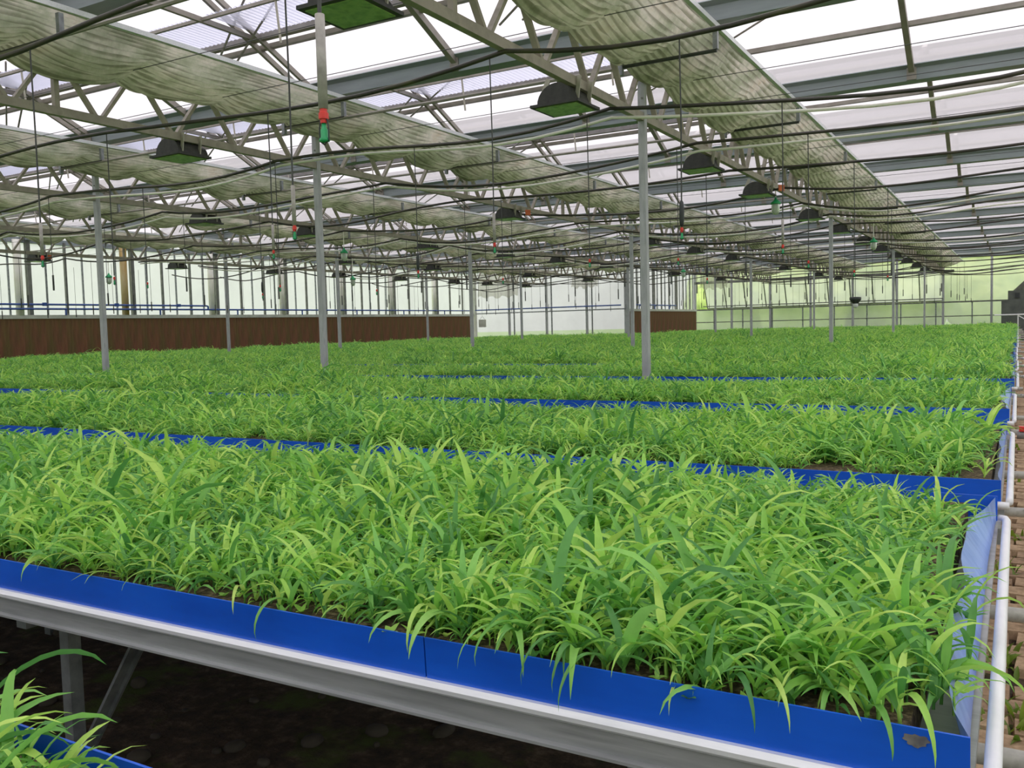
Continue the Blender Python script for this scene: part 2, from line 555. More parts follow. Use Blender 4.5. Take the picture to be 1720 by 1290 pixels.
# rafter pair with shoe plates, and purlins / ridge
raf = MB()
for sgn in (0, 1):
    a = (0, 0.1, Z_E) if not sgn else (0, BAY - 0.1, Z_E)
    raf.beam(a, (0, hb, ZR), 0.06, 0.07)
    yy = 0.1 if not sgn else BAY - 0.1
    raf.box(-.05, .05, yy - .012, yy + .012, Z_E - 0.11, Z_E + 0.03)
raf = raf.mesh('rafter', 'rafter')
raf2 = MB()
for dx in (-0.07, 0.07):
    raf2.beam((dx, 0.1, Z_E), (dx, hb, ZR), 0.035, 0.055)
    raf2.beam((dx, BAY - 0.1, Z_E), (dx, hb, ZR), 0.035, 0.055)
raf2.box(-.1, .1, .09, .11, Z_E - .11, Z_E + .03).box(-.1, .1, BAY - .11, BAY - .09, Z_E - .11, Z_E + .03)
raf2 = raf2.mesh('rafter', 'rafter')
tie = MB().beam((0, hb - 0.74, Z_E + (hb - .74) * SLOPE - .0), (0, hb + 0.74, Z_E + (hb - .74) * SLOPE), 0.04, 0.05).mesh('collar_tie', 'rafter')
Z_TIE = Z_E + (hb - .74) * SLOPE
brace_me = MB()
brace_me.tube([(-1.25, BAY - 0.45, Z_E + .12), (0.55, hb + 0.1, ZR - .12)], 0.012, 5)
brace_me = brace_me.mesh('brace_rod', 'rafter')
brace_me2 = MB().tube([(-1.1, BAY - 0.45, Z_E + .12), (0.95, hb + 0.12, ZR - .12)], 0.012, 5).mesh('brace_rod', 'rafter')
hang_me = MB().tube([(0, 0, 0), (0.03, 0.02, -0.42)], 0.012, 5).mesh('vent_arm', 'strap')


def bar_mesh(nm, xl, xr, w, h, mt):
    return MB().box(xl, xr, -w / 2, w / 2, -h / 2, h / 2).mesh(nm, mt)


bars = {}
for xl in (X_FAR, X_STEP):
    bars[xl] = (bar_mesh('purlin', xl, X_R, 0.06, 0.05, 'rafter'), bar_mesh('ridge_bar', xl, X_R, 0.05, 0.05, 'rafter'), bar_mesh('vent_sill', xl, X0 - 0.3, 0.07, 0.065, 'rafter'), bar_mesh('vent_bar', xl, X0 - 0.3, 0.03, 0.03, 'rafter'))
cor = MB()
cw, per = 1.94, 0.0647
n = int(cw / per * 4)
vs, fs = [], []
for i in range(n + 1):
    x = -cw / 2 + cw * i / n
    z = 0.014 * math.sin(2 * math.pi * x / per)
    vs += [(x, 0.03, z), (x, 0.74, z)]
for i in range(n):
    fs.append((2 * i, 2 * i + 2, 2 * i + 3, 2 * i + 1))
cor = cor.add(vs, fs).mesh('corrugated_sheet', 'corrugated')
wide_sheets = {}
for k in range(-4, 12):
    yk = Y0 + k * BAY
    xl = roof_x_left(k)
    ncol = int(round((X_R - xl) / 2))
    if k >= -2:
        for c in range(ncol):
            place('roof_panel', panel2, roof, (xl + 1 + 2 * c, yk, 0))
    else:
        w = X_R - xl
        place('roof_panel', sheet_mesh(w, False), roof, (xl + w / 2, yk, 0))
    w = (X_R - xl) / 2
    if w not in wide_sheets:
        wide_sheets[w] = sheet_mesh(w - .02, True)
    for c in range(2):
        place('roof_panel', wide_sheets[w], roof, (xl + w * (c + .5), yk, 0))
    pu, ri, si, vb = bars[xl]
    place('ridge_bar', ri, roof, (0, yk + hb, ZR))
    place('purlin', pu, roof, (0, yk + 0.72, Z_E + .72 * SLOPE + .015))
    place('purlin', pu, roof, (0, yk + BAY - 0.72, Z_E + .72 * SLOPE + .015))
    if k < -2:
        continue
    for c in range(ncol + 1):
        xr = xl + 2 * c
        if xr > 2.5:
            continue
        on_girder = abs(((X0 - xr) / 4) - round((X0 - xr) / 4)) < 0.01
        place('rafter', raf2 if on_girder and xr <= X0 + .1 else raf, roof, (xr, yk, 0))
        if xr < X0 + 0.5:
            place('collar_tie', tie, roof, (xr, yk, 0))
            if k <= 6 and xr < X0 - 1:
                if xr + 2 < X0 - .3 or True:
                    place('corrugated_sheet', cor, roof, (xr + 1.0 if xr + 2 <= X0 + .1 else xr + .9, yk + hb, Z_TIE + .045))
            if on_girder and k <= 7 and xr > X_FAR + .5:
                place('brace_rod', brace_me, roof, (xr, yk, 0))
                place('brace_rod', brace_me2, roof, (xr + .1, yk, 0))
            if k <= 5:
                place('vent_arm', hang_me, roof, (xr - 1.0, yk + hb, Z_TIE + .02))
    place('vent_sill', si, roof, (0, yk + BAY - 0.86, Z_TIE + .01))
    place('vent_bar', vb, roof, (0, yk + hb, Z_TIE))

# ------------------------------------------------------------------ walls
pane_cache = {}


def pane(root, a, b, z0, z1, thick=0.012):
    """flat milky sheet from plan point a to b"""
    me = MB().add([(a[0], a[1], z0), (b[0], b[1], z0), (b[0], b[1], z1), (a[0], a[1], z1)], [(0, 1, 2, 3)]).mesh('pane', 'pane')
    return place('pane', me, root)


def upright(root, x, y, z0, z1, w, mt='galv', nm='mullion'):
    return place(nm, MB().box(x - w / 2, x + w / 2, y - w / 2, y + w / 2, z0, z1).mesh(nm, mt), root)


def rail(root, a, b, z, w, h, mt='galv', nm='rail'):
    return place(nm, MB().beam((a[0], a[1], z), (b[0], b[1], z), w, h).mesh(nm, mt), root)


PAD_T = 1.84
# side wall over the long pad
wl = struct('wall_left')
ys = np.arange(Y_NEAR, Y_STEP + 0.01, BAY / 3)
for i in range(len(ys) - 1):
    pane(wl, (X_FAR, ys[i]), (X_FAR, ys[i + 1]), PAD_T + .05, Z_E)
    if ys[i] > 8:
        main = i % 3 == 0
        upright(wl, X_FAR + .06, ys[i], PAD_T + .05, Z_G0, 0.11 if main else 0.06, 'steeldark')
        if ys[i] < 30:
            upright(wl, X_FAR + .05, ys[i] + (0.52 if not main else 0.5), PAD_T + .05, Z_G0, 0.04, 'galv')
rail(wl, (X_FAR, Y_NEAR), (X_FAR, Y_STEP), Z_G0, .12, .14, 'gutter', 'eave_beam')
place('pad_ledge', MB().box(X_FAR - .02, X_FAR + .2, Y_NEAR, Y_STEP - .25, PAD_T, PAD_T + .1).mesh('pad_ledge', 'ledge'), wl)
# set-back side wall with the short pad
ws = struct('wall_side')
ys = np.arange(Y_STEP, Y_END + 0.01, BAY / 3)
for i in range(len(ys) - 1):
    pane(ws, (X_STEP, ys[i]), (X_STEP, ys[i + 1]), PAD_T + .05, Z_E)
    upright(ws, X_STEP + .06, ys[i] + .02, PAD_T + .05, Z_G0, 0.12 if i % 3 == 0 else 0.06, 'steeldark')
    upright(ws, X_STEP + .05, ys[i] + .55, PAD_T + .05, Z_G0, 0.04, 'galv')
rail(ws, (X_STEP, Y_STEP), (X_STEP, Y_END), Z_G0, .12, .14, 'gutter', 'eave_beam')
place('pad_ledge', MB().box(X_STEP - .02, X_STEP + .2, Y_STEP + .1, Y_END - .3, PAD_T, PAD_T + .1).mesh('pad_ledge', 'ledge'), ws)
upright(ws, X_STEP, Y_END - .02, 0, Z_G0, .14, 'post', 'corner_post')


def pad(name, x, ya, yb, label):
    root = thing(name, label, 'cooling pad', (x, ya, 0))
    n_ = int(round((yb - ya) / 0.6))
    w_ = (yb - ya) / n_
    # fluted block: thin vertical corrugation on the face
    mb = MB()
    vs, fs = [], []
    seg = 12
    for i in range(seg + 1):
        yy_ = (w_ - .004) * i / seg
        xx_ = 0.17 + (0.012 if i % 2 else 0.0)
        vs += [(xx_, yy_, 0.12), (xx_, yy_, PAD_T)]
    for i in range(seg):
        fs.append((2 * i, 2 * i + 2, 2 * i + 3, 2 * i + 1))
    mb.add(vs, fs)
    mb.box(0.0, 0.165, 0, w_ - .004, 0.12, PAD_T)
    me = mb.mesh('pad_block', 'pad')
    for i in range(n_):
        place('pad_block', me, root, (0, i * w_, 0))
    place('sump', MB().box(0, .22, 0, yb - ya, 0, .12).mesh('sump', 'ledge'), root)
    return root


pad('cooling_pad', X_FAR, 2.0, Y_STEP - .35, 'long rust-brown evaporative cooling pad under the translucent side wall')
pad('cooling_pad', X_STEP, Y_STEP + .15, Y_END - .35, 'short brown cooling pad on the set-back wall near the far corner')

# cross wall at the step
wb = struct('wall_step')
xs = [X_FAR, -20.9, -18.9, -16.85, X_STEP]
for i in range(4):
    pane(wb, (xs[i], Y_STEP), (xs[i + 1], Y_STEP), 0.0, Z_E)
for x in xs[1:4]:
    upright(wb, x - .12, Y_STEP - .06, 0, Z_G0, .09, 'post')
    upright(wb, x + .14, Y_STEP - .05, 0, Z_G0, .05, 'galv')
rail(wb, (X_FAR, Y_STEP - .1), (X_STEP, Y_STEP - .1), 1.95, .05, .05, 'galv')
upright(wb, X_STEP, Y_STEP, 0, Z_G0, .16, 'post', 'corner_post')
upright(wb, X_FAR + .1, Y_STEP - .06, 0, Z_G0, .16, 'ledge', 'corner_post')

# far end wall: panes below, a row of vents hinged open above
we = struct('wall_back')
xs = np.arange(X_STEP, X_R + .01, 2.0)
for i in range(len(xs) - 1):
    pane(we, (xs[i], Y_END), (xs[i + 1], Y_END), 0.0, 1.9)
    if xs[i] >= -3.1:
        pane(we, (xs[i], Y_END), (xs[i + 1], Y_END), 1.9, Z_E)
    else:
        pane(we, (xs[i], Y_END), (xs[i + 1], Y_END), 3.36, Z_E)
    upright(we, xs[i], Y_END - .06, 0, Z_G0, .1, 'post')
for x in np.arange(X_STEP + 1.05, 1.0, 1.52):
    upright(we, x, Y_END - .04, 0, 1.9, .055, 'galv')
for z, w_ in ((1.9, .07), (1.24, .045)):
    rail(we, (X_STEP, Y_END - .08), (X_R, Y_END - .08), z, w_, w_, 'steeldark')
rail(we, (X_STEP, Y_END - .08), (-2.6, Y_END - .08), 3.34, .09, .13, 'steeldark', 'vent_header')
wn = struct('window_1')
va, vb_ = X_STEP + .5, -3.06
n_ = 11
for i in range(n_ + 1):
    x = va + (vb_ - va) * i / n_
    place('sash_bar', MB().beam((x, Y_END, 3.3), (x, Y_END + .62, 1.98), .045, .045).mesh('sash_bar', 'steeldark'), wn)
    if i < n_:
        x2 = va + (vb_ - va) * (i + 1) / n_
        me = MB().add([(x, Y_END + .62, 1.98), (x2, Y_END + .62, 1.98), (x2, Y_END, 3.3), (x, Y_END, 3.3)], [(0, 1, 2, 3)]).mesh('pane', 'pane')
        place('pane', me, wn)
place('sash_rail', MB().beam((va, Y_END + .62, 1.98), (vb_, Y_END + .62, 1.98), .06, .05).mesh('sash_rail', 'steeldark'), wn)
place('drive_tube', MB().tube([(va, Y_END - .15, 2.08), (vb_, Y_END - .15, 2.08)], .028, 6).mesh('drive_tube', 'steeldark'), wn)

# walls out of the frame, beside and behind the camera
wr = struct('wall_right')
ys = np.arange(Y_NEAR, Y_END + .01, BAY)
for i in range(len(ys) - 1):
    pane(wr, (X_R, ys[i]), (X_R, ys[i + 1]), 0, Z_E)
    upright(wr, X_R - .05, ys[i], 0, Z_G0, .1, 'post')
wf = struct('wall_front')
xs = np.arange(X_FAR, X_R + .01, 4.0)
for i in range(len(xs) - 1):
    pane(wf, (xs[i], Y_NEAR), (xs[i + 1], Y_NEAR), 0, Z_E)
    upright(wf, xs[i], Y_NEAR + .05, 0, Z_G0, .1, 'post')

# trees outside
for i, (x, y, h, r) in enumerate([(-17, 62, 7, 3.6), (-11.5, 58, 5.5, 3.2), (-6.5, 60, 6.5, 3.5), (-1, 57, 5.0, 3.0), (4.6, 60, 7.5, 3.8), (10.5, 66, 7, 3.6)]):
    t_ = thing('tree', 'bushy green tree outside the end wall, %s in order of the planted line' % ORD[i], 'tree', (x, y, 0), 'trees outside the end wall')
    place('trunk', MB().tube([(0, 0, -.1), (.1, 0, h * .3), (0, .1, h * .6)], [.25, .2, .12], 8).mesh('trunk', 'bark'), t_)
    vs, fs = [], []
    NU, NV = 18, 12
    for a in range(NV + 1):
        ph = math.pi * a / NV
        for c in range(NU):
            th = 2 * math.pi * c / NU
            k_ = 1 + .16 * math.sin(3 * th + i) * math.sin(2 * ph) + rnd.uniform(-.12, .12)
            vs.append((r * k_ * math.sin(ph) * math.cos(th), r * k_ * math.sin(ph) * math.sin(th), h * .46 + h * .5 * k_ * math.cos(ph)))
    for a in range(NV):
        for c in range(NU):
            fs.append((a * NU + c, a * NU + (c + 1) % NU, (a + 1) * NU + (c + 1) % NU, (a + 1) * NU + c))
    place('crown', MB().add(vs, fs).mesh('crown', 'crown', True), t_)

# ------------------------------------------------------------------ posts
GN = ['girder beside the aisle', 'second girder from the aisle', 'third girder from the aisle', 'fourth girder from the aisle', 'fifth girder from the aisle']
post_me = MB().box(-.032, .032, -.032, .032, 0, Z_G0 - .02).mesh('shaft', 'post')
plate_me = MB().box(-.08, .08, -.08, .08, 0, .02).mesh('foot_plate', 'galv')
cap_me = MB().box(-.1, .1, -.045, .045, -.03, 0).mesh('cap_plate', 'galv')
bolt_me = MB().tube([(.012, -.0325, 0), (.012, -.042, 0)], .01, 6).mesh('bolt', 'steeldark')
for g in range(5):
    nrow = 4 if g < 3 else 3
    for r_ in range(nrow):
        y = Y0 + r_ * SY
        p = thing('steel_post', 'square galvanised post, %s from the front under the %s' % (ORD[r_], GN[g]), 'post', (GX[g], y, 0), 'posts under the girders')
        place('shaft', post_me, p)
        place('foot_plate', plate_me, p)
        place('cap_plate', cap_me, p, (0, 0, Z_G0))
        if r_ == 0:
            for z in (3.38, 3.62):
                place('bolt', bolt_me, p, (0, 0, z))

# ------------------------------------------------------------------ lattice girders
PAN = 0.8
dl = MB().beam((0, 0, Z_LOW + .02), (0, PAN / 2 - .045, Z_TOP), .03, .048, (1, 0, 0)).mesh('diagonal', 'girder')
dr = MB().beam((0, 0, Z_LOW + .02), (0, -PAN / 2 + .045, Z_TOP), .03, .048, (1, 0, 0)).mesh('diagonal', 'girder')
strut = MB().beam((0, 0, Z_LOW), (0, 0, Z_TOP), .045, .045, (1, 0, 0)).mesh('strut', 'girder')
stub = MB().box(-.035, .035, -.05, .05, Z_TOP, Z_G0).mesh('gutter_stub', 'galv')
for g in range(5):
    xg = GX[g]
    ya = 0.0
    root = thing('lattice_girder', ['weathered steel lattice girder beside the aisle, carrying the largest shade curtain',
                                    'steel lattice girder, second from the aisle', 'steel lattice girder, third from the aisle',
                                    'steel lattice girder, fourth from the aisle', 'steel lattice girder farthest from the aisle, before the padded wall'][g],
                 'girder', (xg, ya, 0), 'lattice girders under the roof')
    L = G_END[g] - ya
    place('lower_chord', MB().box(-.028, .028, 0, L, Z_LOW - .036, Z_LOW + .036).mesh('lower_chord', 'girder'), root)
    place('upper_chord', MB().box(-.028, .028, 0, L, Z_TOP - .03, Z_TOP + .03).mesh('upper_chord', 'girder'), root)
    j = math.ceil((ya - Y0) / PAN)
    while Y0 + j * PAN + PAN / 2 < G_END[g]:
        y = Y0 + j * PAN + PAN / 2
        place('diagonal', dl, root, (0, y - ya + .03, 0))
        place('diagonal', dr, root, (0, y - ya - .03, 0))
        j += 1
    for k in range(-2, 13):
        y = Y0 + k * BAY
        if y < ya or y > G_END[g] - .1:
            continue
        if k % 3:
            place('strut', strut, root, (0, y - ya, 0))
            place('gutter_stub', stub, root, (0, y - ya, 0))

# ------------------------------------------------------------------ shade curtains parked beside each girder
def curtain_mesh(y0, y1, seed, step):
    r_ = random.Random(seed)
    NU = 60
    ph = [r_.uniform(0, 6.28) for _ in range(8)]
    nv = int((y1 - y0) / step)
    vs = []
    for i in range(nv + 1):
        y = y0 + (y1 - y0) * i / nv
        q_ = (y - Y0 + .5) / (BAY / 3)
        sc = abs(math.sin(math.pi * q_)) ** .8                              # sag between the carrier wires
        wob = .5 + .5 * math.sin(y * .9 + ph[0]) * math.sin(y * .37 + ph[1])
        cell = random.Random(seed * 1000 + int(math.floor(q_)))
        ca, cb, cs = cell.uniform(.55, 1.25), cell.uniform(-1, 1), cell.uniform(.5, .72)
        for u in range(NU + 1):
            s = u / NU
            x = -0.02 + .86 * s + .014 * math.sin(y * 5 + s * 9 + ph[2])
            body = max(0, 1 - (s / (cs + .22)) ** 2) if s > .06 else s / .06   # slack lies towards the girder
            sag = (.045 + .12 * sc * ca * (.6 + .5 * wob)) * body
            slack = max(0.0, 1 - s / .75)
            fq = q_ - math.floor(q_)
            cres = abs(math.sin(math.pi * (s * 8.5 - .9 * math.sin(math.pi * fq) + cb))) ** .6
            fold = .017 * math.sin(s * 2 * math.pi * 15) * (1 - .8 * slack) - .05 * slack ** .6 * (.35 + .65 * sc) * cres + .02 * slack * math.sin(q_ * 6.2 + s * 9 + cb * 4)
            z = 3.69 + .06 * s - .05 * (1 - s) - sag + fold
            vs.append((x, y, z))
    fs = []
    for i in range(nv):
        for u in range(NU):
            a = i * (NU + 1) + u
            fs.append((a, a + 1, a + NU + 2, a + NU + 1))
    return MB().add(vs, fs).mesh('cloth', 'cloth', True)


shaft_ys = [Y0 - .5 + k * BAY for k in range(-2, 13)]
hangb = MB().box(-.02, .02, -.02, .02, -.1, .05).mesh('bracket', 'galv')
rod_me = MB().tube([(0, 0, 0), (.86, 0, 0)], .016, 6).mesh('carrier_rod', 'wire')
for g in range(5):
    xg = GX[g]
    root = thing('shade_curtain', ['wide bunched grey-green shade curtain along the girder beside the aisle', 'bunched shade curtain along the second girder from the aisle',
                                   'bunched shade curtain along the third girder from the aisle', 'bunched shade curtain along the fourth girder from the aisle',
                                   'bunched shade curtain along the fifth girder, nearest the padded wall'][g], 'curtain', (xg, 0, 0), 'parked shade curtains')
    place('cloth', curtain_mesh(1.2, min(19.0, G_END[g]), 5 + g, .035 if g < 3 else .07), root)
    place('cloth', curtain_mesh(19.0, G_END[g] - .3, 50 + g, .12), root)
    place('edge_profile', MB().box(.83, .87, 1.2, G_END[g] - .3, 3.735, 3.775).mesh('edge_profile', 'alu'), root)
    for y in shaft_ys:
        if 1.4 < y < G_END[g] - .4 and y < 32:
            place('carrier_rod', rod_me, root, (0, y, 3.55))
            b1 = place('bracket', hangb, root, (0, y, 3.58))
            place('bracket', hangb, root, (.85, y, 3.66))

# long drive shafts across the house and thin carrier wires
for i, y in enumerate(shaft_ys):
    if y < 3 or y > 36:
        continue
    o = place('drive_shaft', MB().tube([(X_FAR + .2, y, 3.545), (X0 - .02, y, 3.545)], .017, 6).mesh('drive_shaft', 'rafter'))
    tag(o, 'thin grey curtain drive shaft across the house, %s from the front' % ORD[i - 1], 'shaft', 'curtain drive shafts')
wi = 0
for y in np.arange(3.1, 26, BAY / 3):
    if any(abs(y - s_) < .2 for s_ in shaft_ys):
        continue
    wi += 1
    o = place('carrier_wire', MB().tube([(X_FAR + .2, y, 3.6 + .02), (X0 - 2, y + .02, 3.615), (X_R, y, 3.62)], .0035, 4).mesh('carrier_wire', 'wire'))
    tag(o, 'thin taut curtain wire spanning the house below the roof, %s from the front' % ORD[wi - 1], 'wire', 'thin curtain wires under the roof')

# ------------------------------------------------------------------ irrigation hoses, conduits
hose_z = {}
NH = 24
HY = [1.5 + 1.9 * k for k in range(NH)]


def hose_path(y, seed, xl, amp=1.0):
    r_ = random.Random(seed)
    sup = [X_R - .3] + [x + r_.uniform(-.2, .2) for x in (0.94, X0, X0 - 4, X0 - 8, X0 - 12, X0 - 16, X0 - 19.5)]
    sup = [x for x in sup if x > xl]
    pts = []
    for a, b in zip(sup[:-1], sup[1:]):
        sag = r_.uniform(.02, .13) * amp * (1 if seed < 103 else 1.7)
        dy0, lift = r_.uniform(-.14, .14) * (0 if seed < 104 else 1), r_.uniform(-.05, .07)
        for q in range(10):
            s = q / 10
            x = a + (b - a) * s
            z = 3.15 - sag * 4 * s * (1 - s) + lift * math.sin(2 * math.pi * s)
            pts.append((x, y + dy0 * math.sin(math.pi * s), z))
    pts.append((sup[-1], y, 3.15))
    return pts


def hose_at(pts, x):
    for a, b in zip(pts[:-1], pts[1:]):
        if (a[0] - x) * (b[0] - x) <= 0:
            s = (x - a[0]) / (b[0] - a[0] + 1e-9)
            return a[1] + (b[1] - a[1]) * s, a[2] + (b[2] - a[2]) * s
    return pts[-1][1], pts[-1][2]


hp = []
for k, y in enumerate(HY):
    xl = X_FAR if y < Y_STEP else X_STEP
    pts = hose_path(y, 100 + k, xl + .5)
    hp.append(pts)
    if k == 0:
        continue
    o = place('irrigation_hose', MB().tube(pts, .0165, 7).mesh('irrigation_hose', 'hose', True))
    tag(o, 'black irrigation hose slung across the house under the girders, %s from the front' % ORD[k - 1], 'hose', 'irrigation hoses slung across the house')
o = place('irrigation_hose', MB().tube(hp[0], .0165, 7).mesh('irrigation_hose', 'hose', True))
tag(o, 'black irrigation hose overhead just above the front bench', 'hose', 'irrigation hoses slung across the house')
for k, lab in ((3, 'cream conduit with a long sag, running with the third hose from the front'), (4, 'cream conduit running with the fourth hose from the front'),
               (7, 'cream conduit running with the seventh hose from the front'), (8, 'cream conduit running with the eighth hose from the front'), (11, 'cream conduit running with the eleventh hose from the front')):
    pts = [(p[0], p[1] + .05, p[2] - .055 - .02 * math.sin(p[0] * .8 + k)) for p in hp[k]]
    o = place('electrical_conduit', MB().tube(pts, .014, 7).mesh('electrical_conduit', 'cream', True))
    tag(o, lab, 'conduit', 'cream conduits')

# ------------------------------------------------------------------ hanging mist sprinklers
def sc_(me, k):
    me.transform(Matrix.Diagonal((k, k, 1, 1)))
    return me


weight_me = MB().lathe([(.004, .02), (.013, .005), (.016, -.03), (.016, -.1), (.012, -.13), (.004, -.14)], 10).mesh('weight', 'dark', True)
pipe_me = MB().lathe([(.0, 0), (.0105, 0), (.0105, -.2), (.0, -.2)], 10).mesh('riser_pipe', 'greypipe', True)
collar_me = MB().lathe([(0, 0), (.012, 0), (.012, -.008), (.016, -.01), (.016, -.024), (.011, -.026), (.011, -.034), (0, -.034)], 10).mesh('collar', 'red')
nozz_me = MB().lathe([(0, 0), (.006, 0), (.008, -.012), (.011, -.015), (.011, -.032), (.016, -.036), (.016, -.041), (.004, -.044), (0, -.044)], 10).mesh('nozzle', 'green', True)
yoke = MB()
for s_ in (-1, 1):
    yoke.tube([(s_ * .012, 0, 0), (s_ * .017, 0, -.02), (s_ * .017, 0, -.05), (0, 0, -.06)], .0025, 5)
yoke_me = yoke.mesh('yoke', 'dark')
far_me = {}


def far_sprinkler(ln):
    key = round(ln, 2)
    if key not in far_me:
        mb = MB()
        mb.tube([(0, 0, .105 + key), (0, 0, .26)], .0045, 5)
        mb.tube([(0, 0, .26), (0, 0, .06)], .012, 6)
        me = mb.mesh('drop_hose', 'wire')
        me.materials.append(M['red'])
        me.materials.append(M['green'])
        far_me[key] = me
    return far_me[key]


SX_COLS = [-1.68, -3.3, -5.25, -7.15, -9.0, -10.85, -12.7, -14.55, -16.4, -18.25, -20.1, -21.8]
fix = {(0, 0): (-1.31, 1.70, 'pipe'), (1, 1): (-3.19, 1.76, 'pipe'), (1, 2): (-5.3, 1.74, 'pipe'), (2, 0): (-1.8, 1.8, 'weight'), (2, 1): (-3.14, 1.8, 'pipe'),
       (3, 0): (-1.62, 1.81, 'pipe'), (2, 3): (-7.2, 1.77, 'none'), (3, 3): (-7.0, 1.74, 'pipe')}
for k in range(NH):
    for c, xc in enumerate(SX_COLS):
        if HY[k] > Y_STEP - 1 and xc < X_STEP + .5:
            continue
        if (k, c) == (0, 1) or (k == 0 and c > 1) or (k == 1 and c == 0):
            continue
        x, zn, kind = fix.get((k, c), (xc + rnd.uniform(-.2, .2), 1.78 + rnd.uniform(-.05, .12), rnd.choice(['pipe', 'none', 'none', 'weight'])))
        if k > 4 and rnd.random() < .22:
            continue
        y, zt = hose_at(hp[k], x)
        lab = 'hanging mist sprinkler on the %s hose from the front, %s from the aisle' % (ORD[max(0, k - 1)], ORD[c]) if k else 'hanging mist sprinkler with a grey pipe, red collar and green nozzle, largest and nearest'
        dist = math.hypot(x, y)
        if dist < 13:
            root = thing('mist_sprinkler', lab, 'sprinkler', (x, y, zn), 'hanging mist sprinklers')
            place('collar', collar_me, root, (0, 0, .08), scale=(.68, .68, .9))
            place('nozzle', nozz_me, root, (0, 0, .05), scale=(.72, .72, .95))
            place('yoke', yoke_me, root, (0, 0, .058), scale=(.75, .75, .9))
            zb = .09
            if kind == 'pipe':
                place('riser_pipe', pipe_me, root, (0, 0, .28))
                zb = .27
            elif kind == 'weight':
                place('weight', weight_me, root, (0, 0, .225))
                zb = .22
            place('drop_hose', MB().tube([(0, 0, zb), (.004, 0, (zb + zt - zn) / 2), (0, 0, zt - zn)], .0048, 6).mesh('drop_hose', 'wire'), root)
        else:
            root = place('mist_sprinkler', far_sprinkler(zt - zn - .09), None, (x, y, zn))
            tag(root, lab, 'sprinkler', 'hanging mist sprinklers')

# ------------------------------------------------------------------ grow lamps
def half(r, n=14, h=1.0):
    return [(r * math.cos(math.pi * i / n), h * r * math.sin(math.pi * i / n)) for i in range(n + 1)]


refl = MB()
prof = [(x, z + .02) for x, z in half(.2, 14, .92)]
refl.prism(prof, 'Y', -.17, .17)
refl.prism([(x * .8, z * .85) for x, z in prof], 'Y', .17, .27)
refl = refl.mesh('reflector', 'lampbody')
flange = MB().box(-.25, .25, -.22, .24, -.005, .02)
flange = flange.mesh('flange', 'lampbody')
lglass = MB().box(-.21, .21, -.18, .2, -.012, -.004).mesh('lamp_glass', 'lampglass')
lstrap = MB().beam((-.17, 0, .1), (-.1, 0, .26), .012, .05).mesh('strap', 'strap')
lstrap2 = MB().beam((.19, 0, .04), (.22, 0, .24), .012, .04).mesh('strap', 'strap')
hook_me = MB().tube([(0, 0, .2), (.02, 0, .3), (.12, 0, .34)], .006, 5).mesh('hook', 'strap')
tag_me = MB().box(-.05, .05, -.008, .008, -.05, .05).mesh('plug', 'orange')
lamp_y = {0: [3.9, 6.55, 10.1, 12.65, 16.3, 19.3, 22.6, 25.7, 28.9, 32.0, 35.2, 38.4],
          1: [6.1, 12.6, 19.0, 22.2, 25.6, 32.2, 38.4, 43],
          2: [9.9, 12.3, 16.0, 19.4, 22.3, 25.7, 32, 38],
          3: [18, 22, 28, 33],
          4: [12.2, 16.0, 19.5, 22.4, 25.7, 29.2, 31.7, 35]}
for g, l_ in lamp_y.items():
    for i, y in enumerate(l_):
        root = thing('grow_lamp', 'charcoal half-dome grow lamp, %s from the front under the %s' % (ORD[i], GN[g]), 'lamp', (GX[g] - .13, y, 3.04), 'grow lamps under the girders', rnd.uniform(-.06, .06))
        root.scale = (.86, .86, .86)
        place('reflector', refl, root)
        place('flange', flange, root)
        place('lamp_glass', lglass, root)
        if True:
            for yy in (-.12, .12):
                place('strap', lstrap, root, (0, yy, 0))
                place('strap', lstrap2, root, (0, yy, 0))
            place('hook', hook_me, root, (.05, 0, -.06))
        if (g, i) in ((0, 3), (1, 1), (4, 0)):
            place('plug', tag_me, root, (.36, .1, .1), (0, 0, .8))

# small bulkhead lamps on hanging wires
cap_l = MB().lathe([(0, .1), (.012, .1), (.02, .07), (.06, .035), (.072, .02), (.072, 0), (.05, 0)], 14).mesh('cap', 'green', True)
jar_l = MB().lathe([(.055, 0), (.06, -.03), (.055, -.1), (.035, -.14), (0, -.15)], 14).mesh('jar', 'jar', True)
for x, k, z, lab in [(-3.0, 6, 2.93, 'small green-capped jar lamp below the girder beside the aisle, nearest one'), (-2.46, 9, 2.75, 'small green-capped jar lamp farther along the girder beside the aisle'),
                     (-10.9, 6, 2.74, 'small green-capped jar lamp just beside the second post from the side wall'), (-13.9, 8, 2.52, 'low green-capped jar lamp hanging deeper in the house'),
                     (-17.6, 6, 2.62, 'pale jar lamp hanging before the padded side wall'), (-8.2, 12, 2.7, 'distant jar lamp near the middle of the house')]:
    y, zt = hose_at(hp[k], x)
    root = thing('jar_lamp', lab, 'lamp', (x, y, z), 'green-capped jar lamps')
    place('cap', cap_l, root)
    place('jar', jar_l, root)
    place('stem', MB().tube([(0, 0, .1), (0, 0, zt - z)], .008, 5).mesh('stem', 'cream'), root)

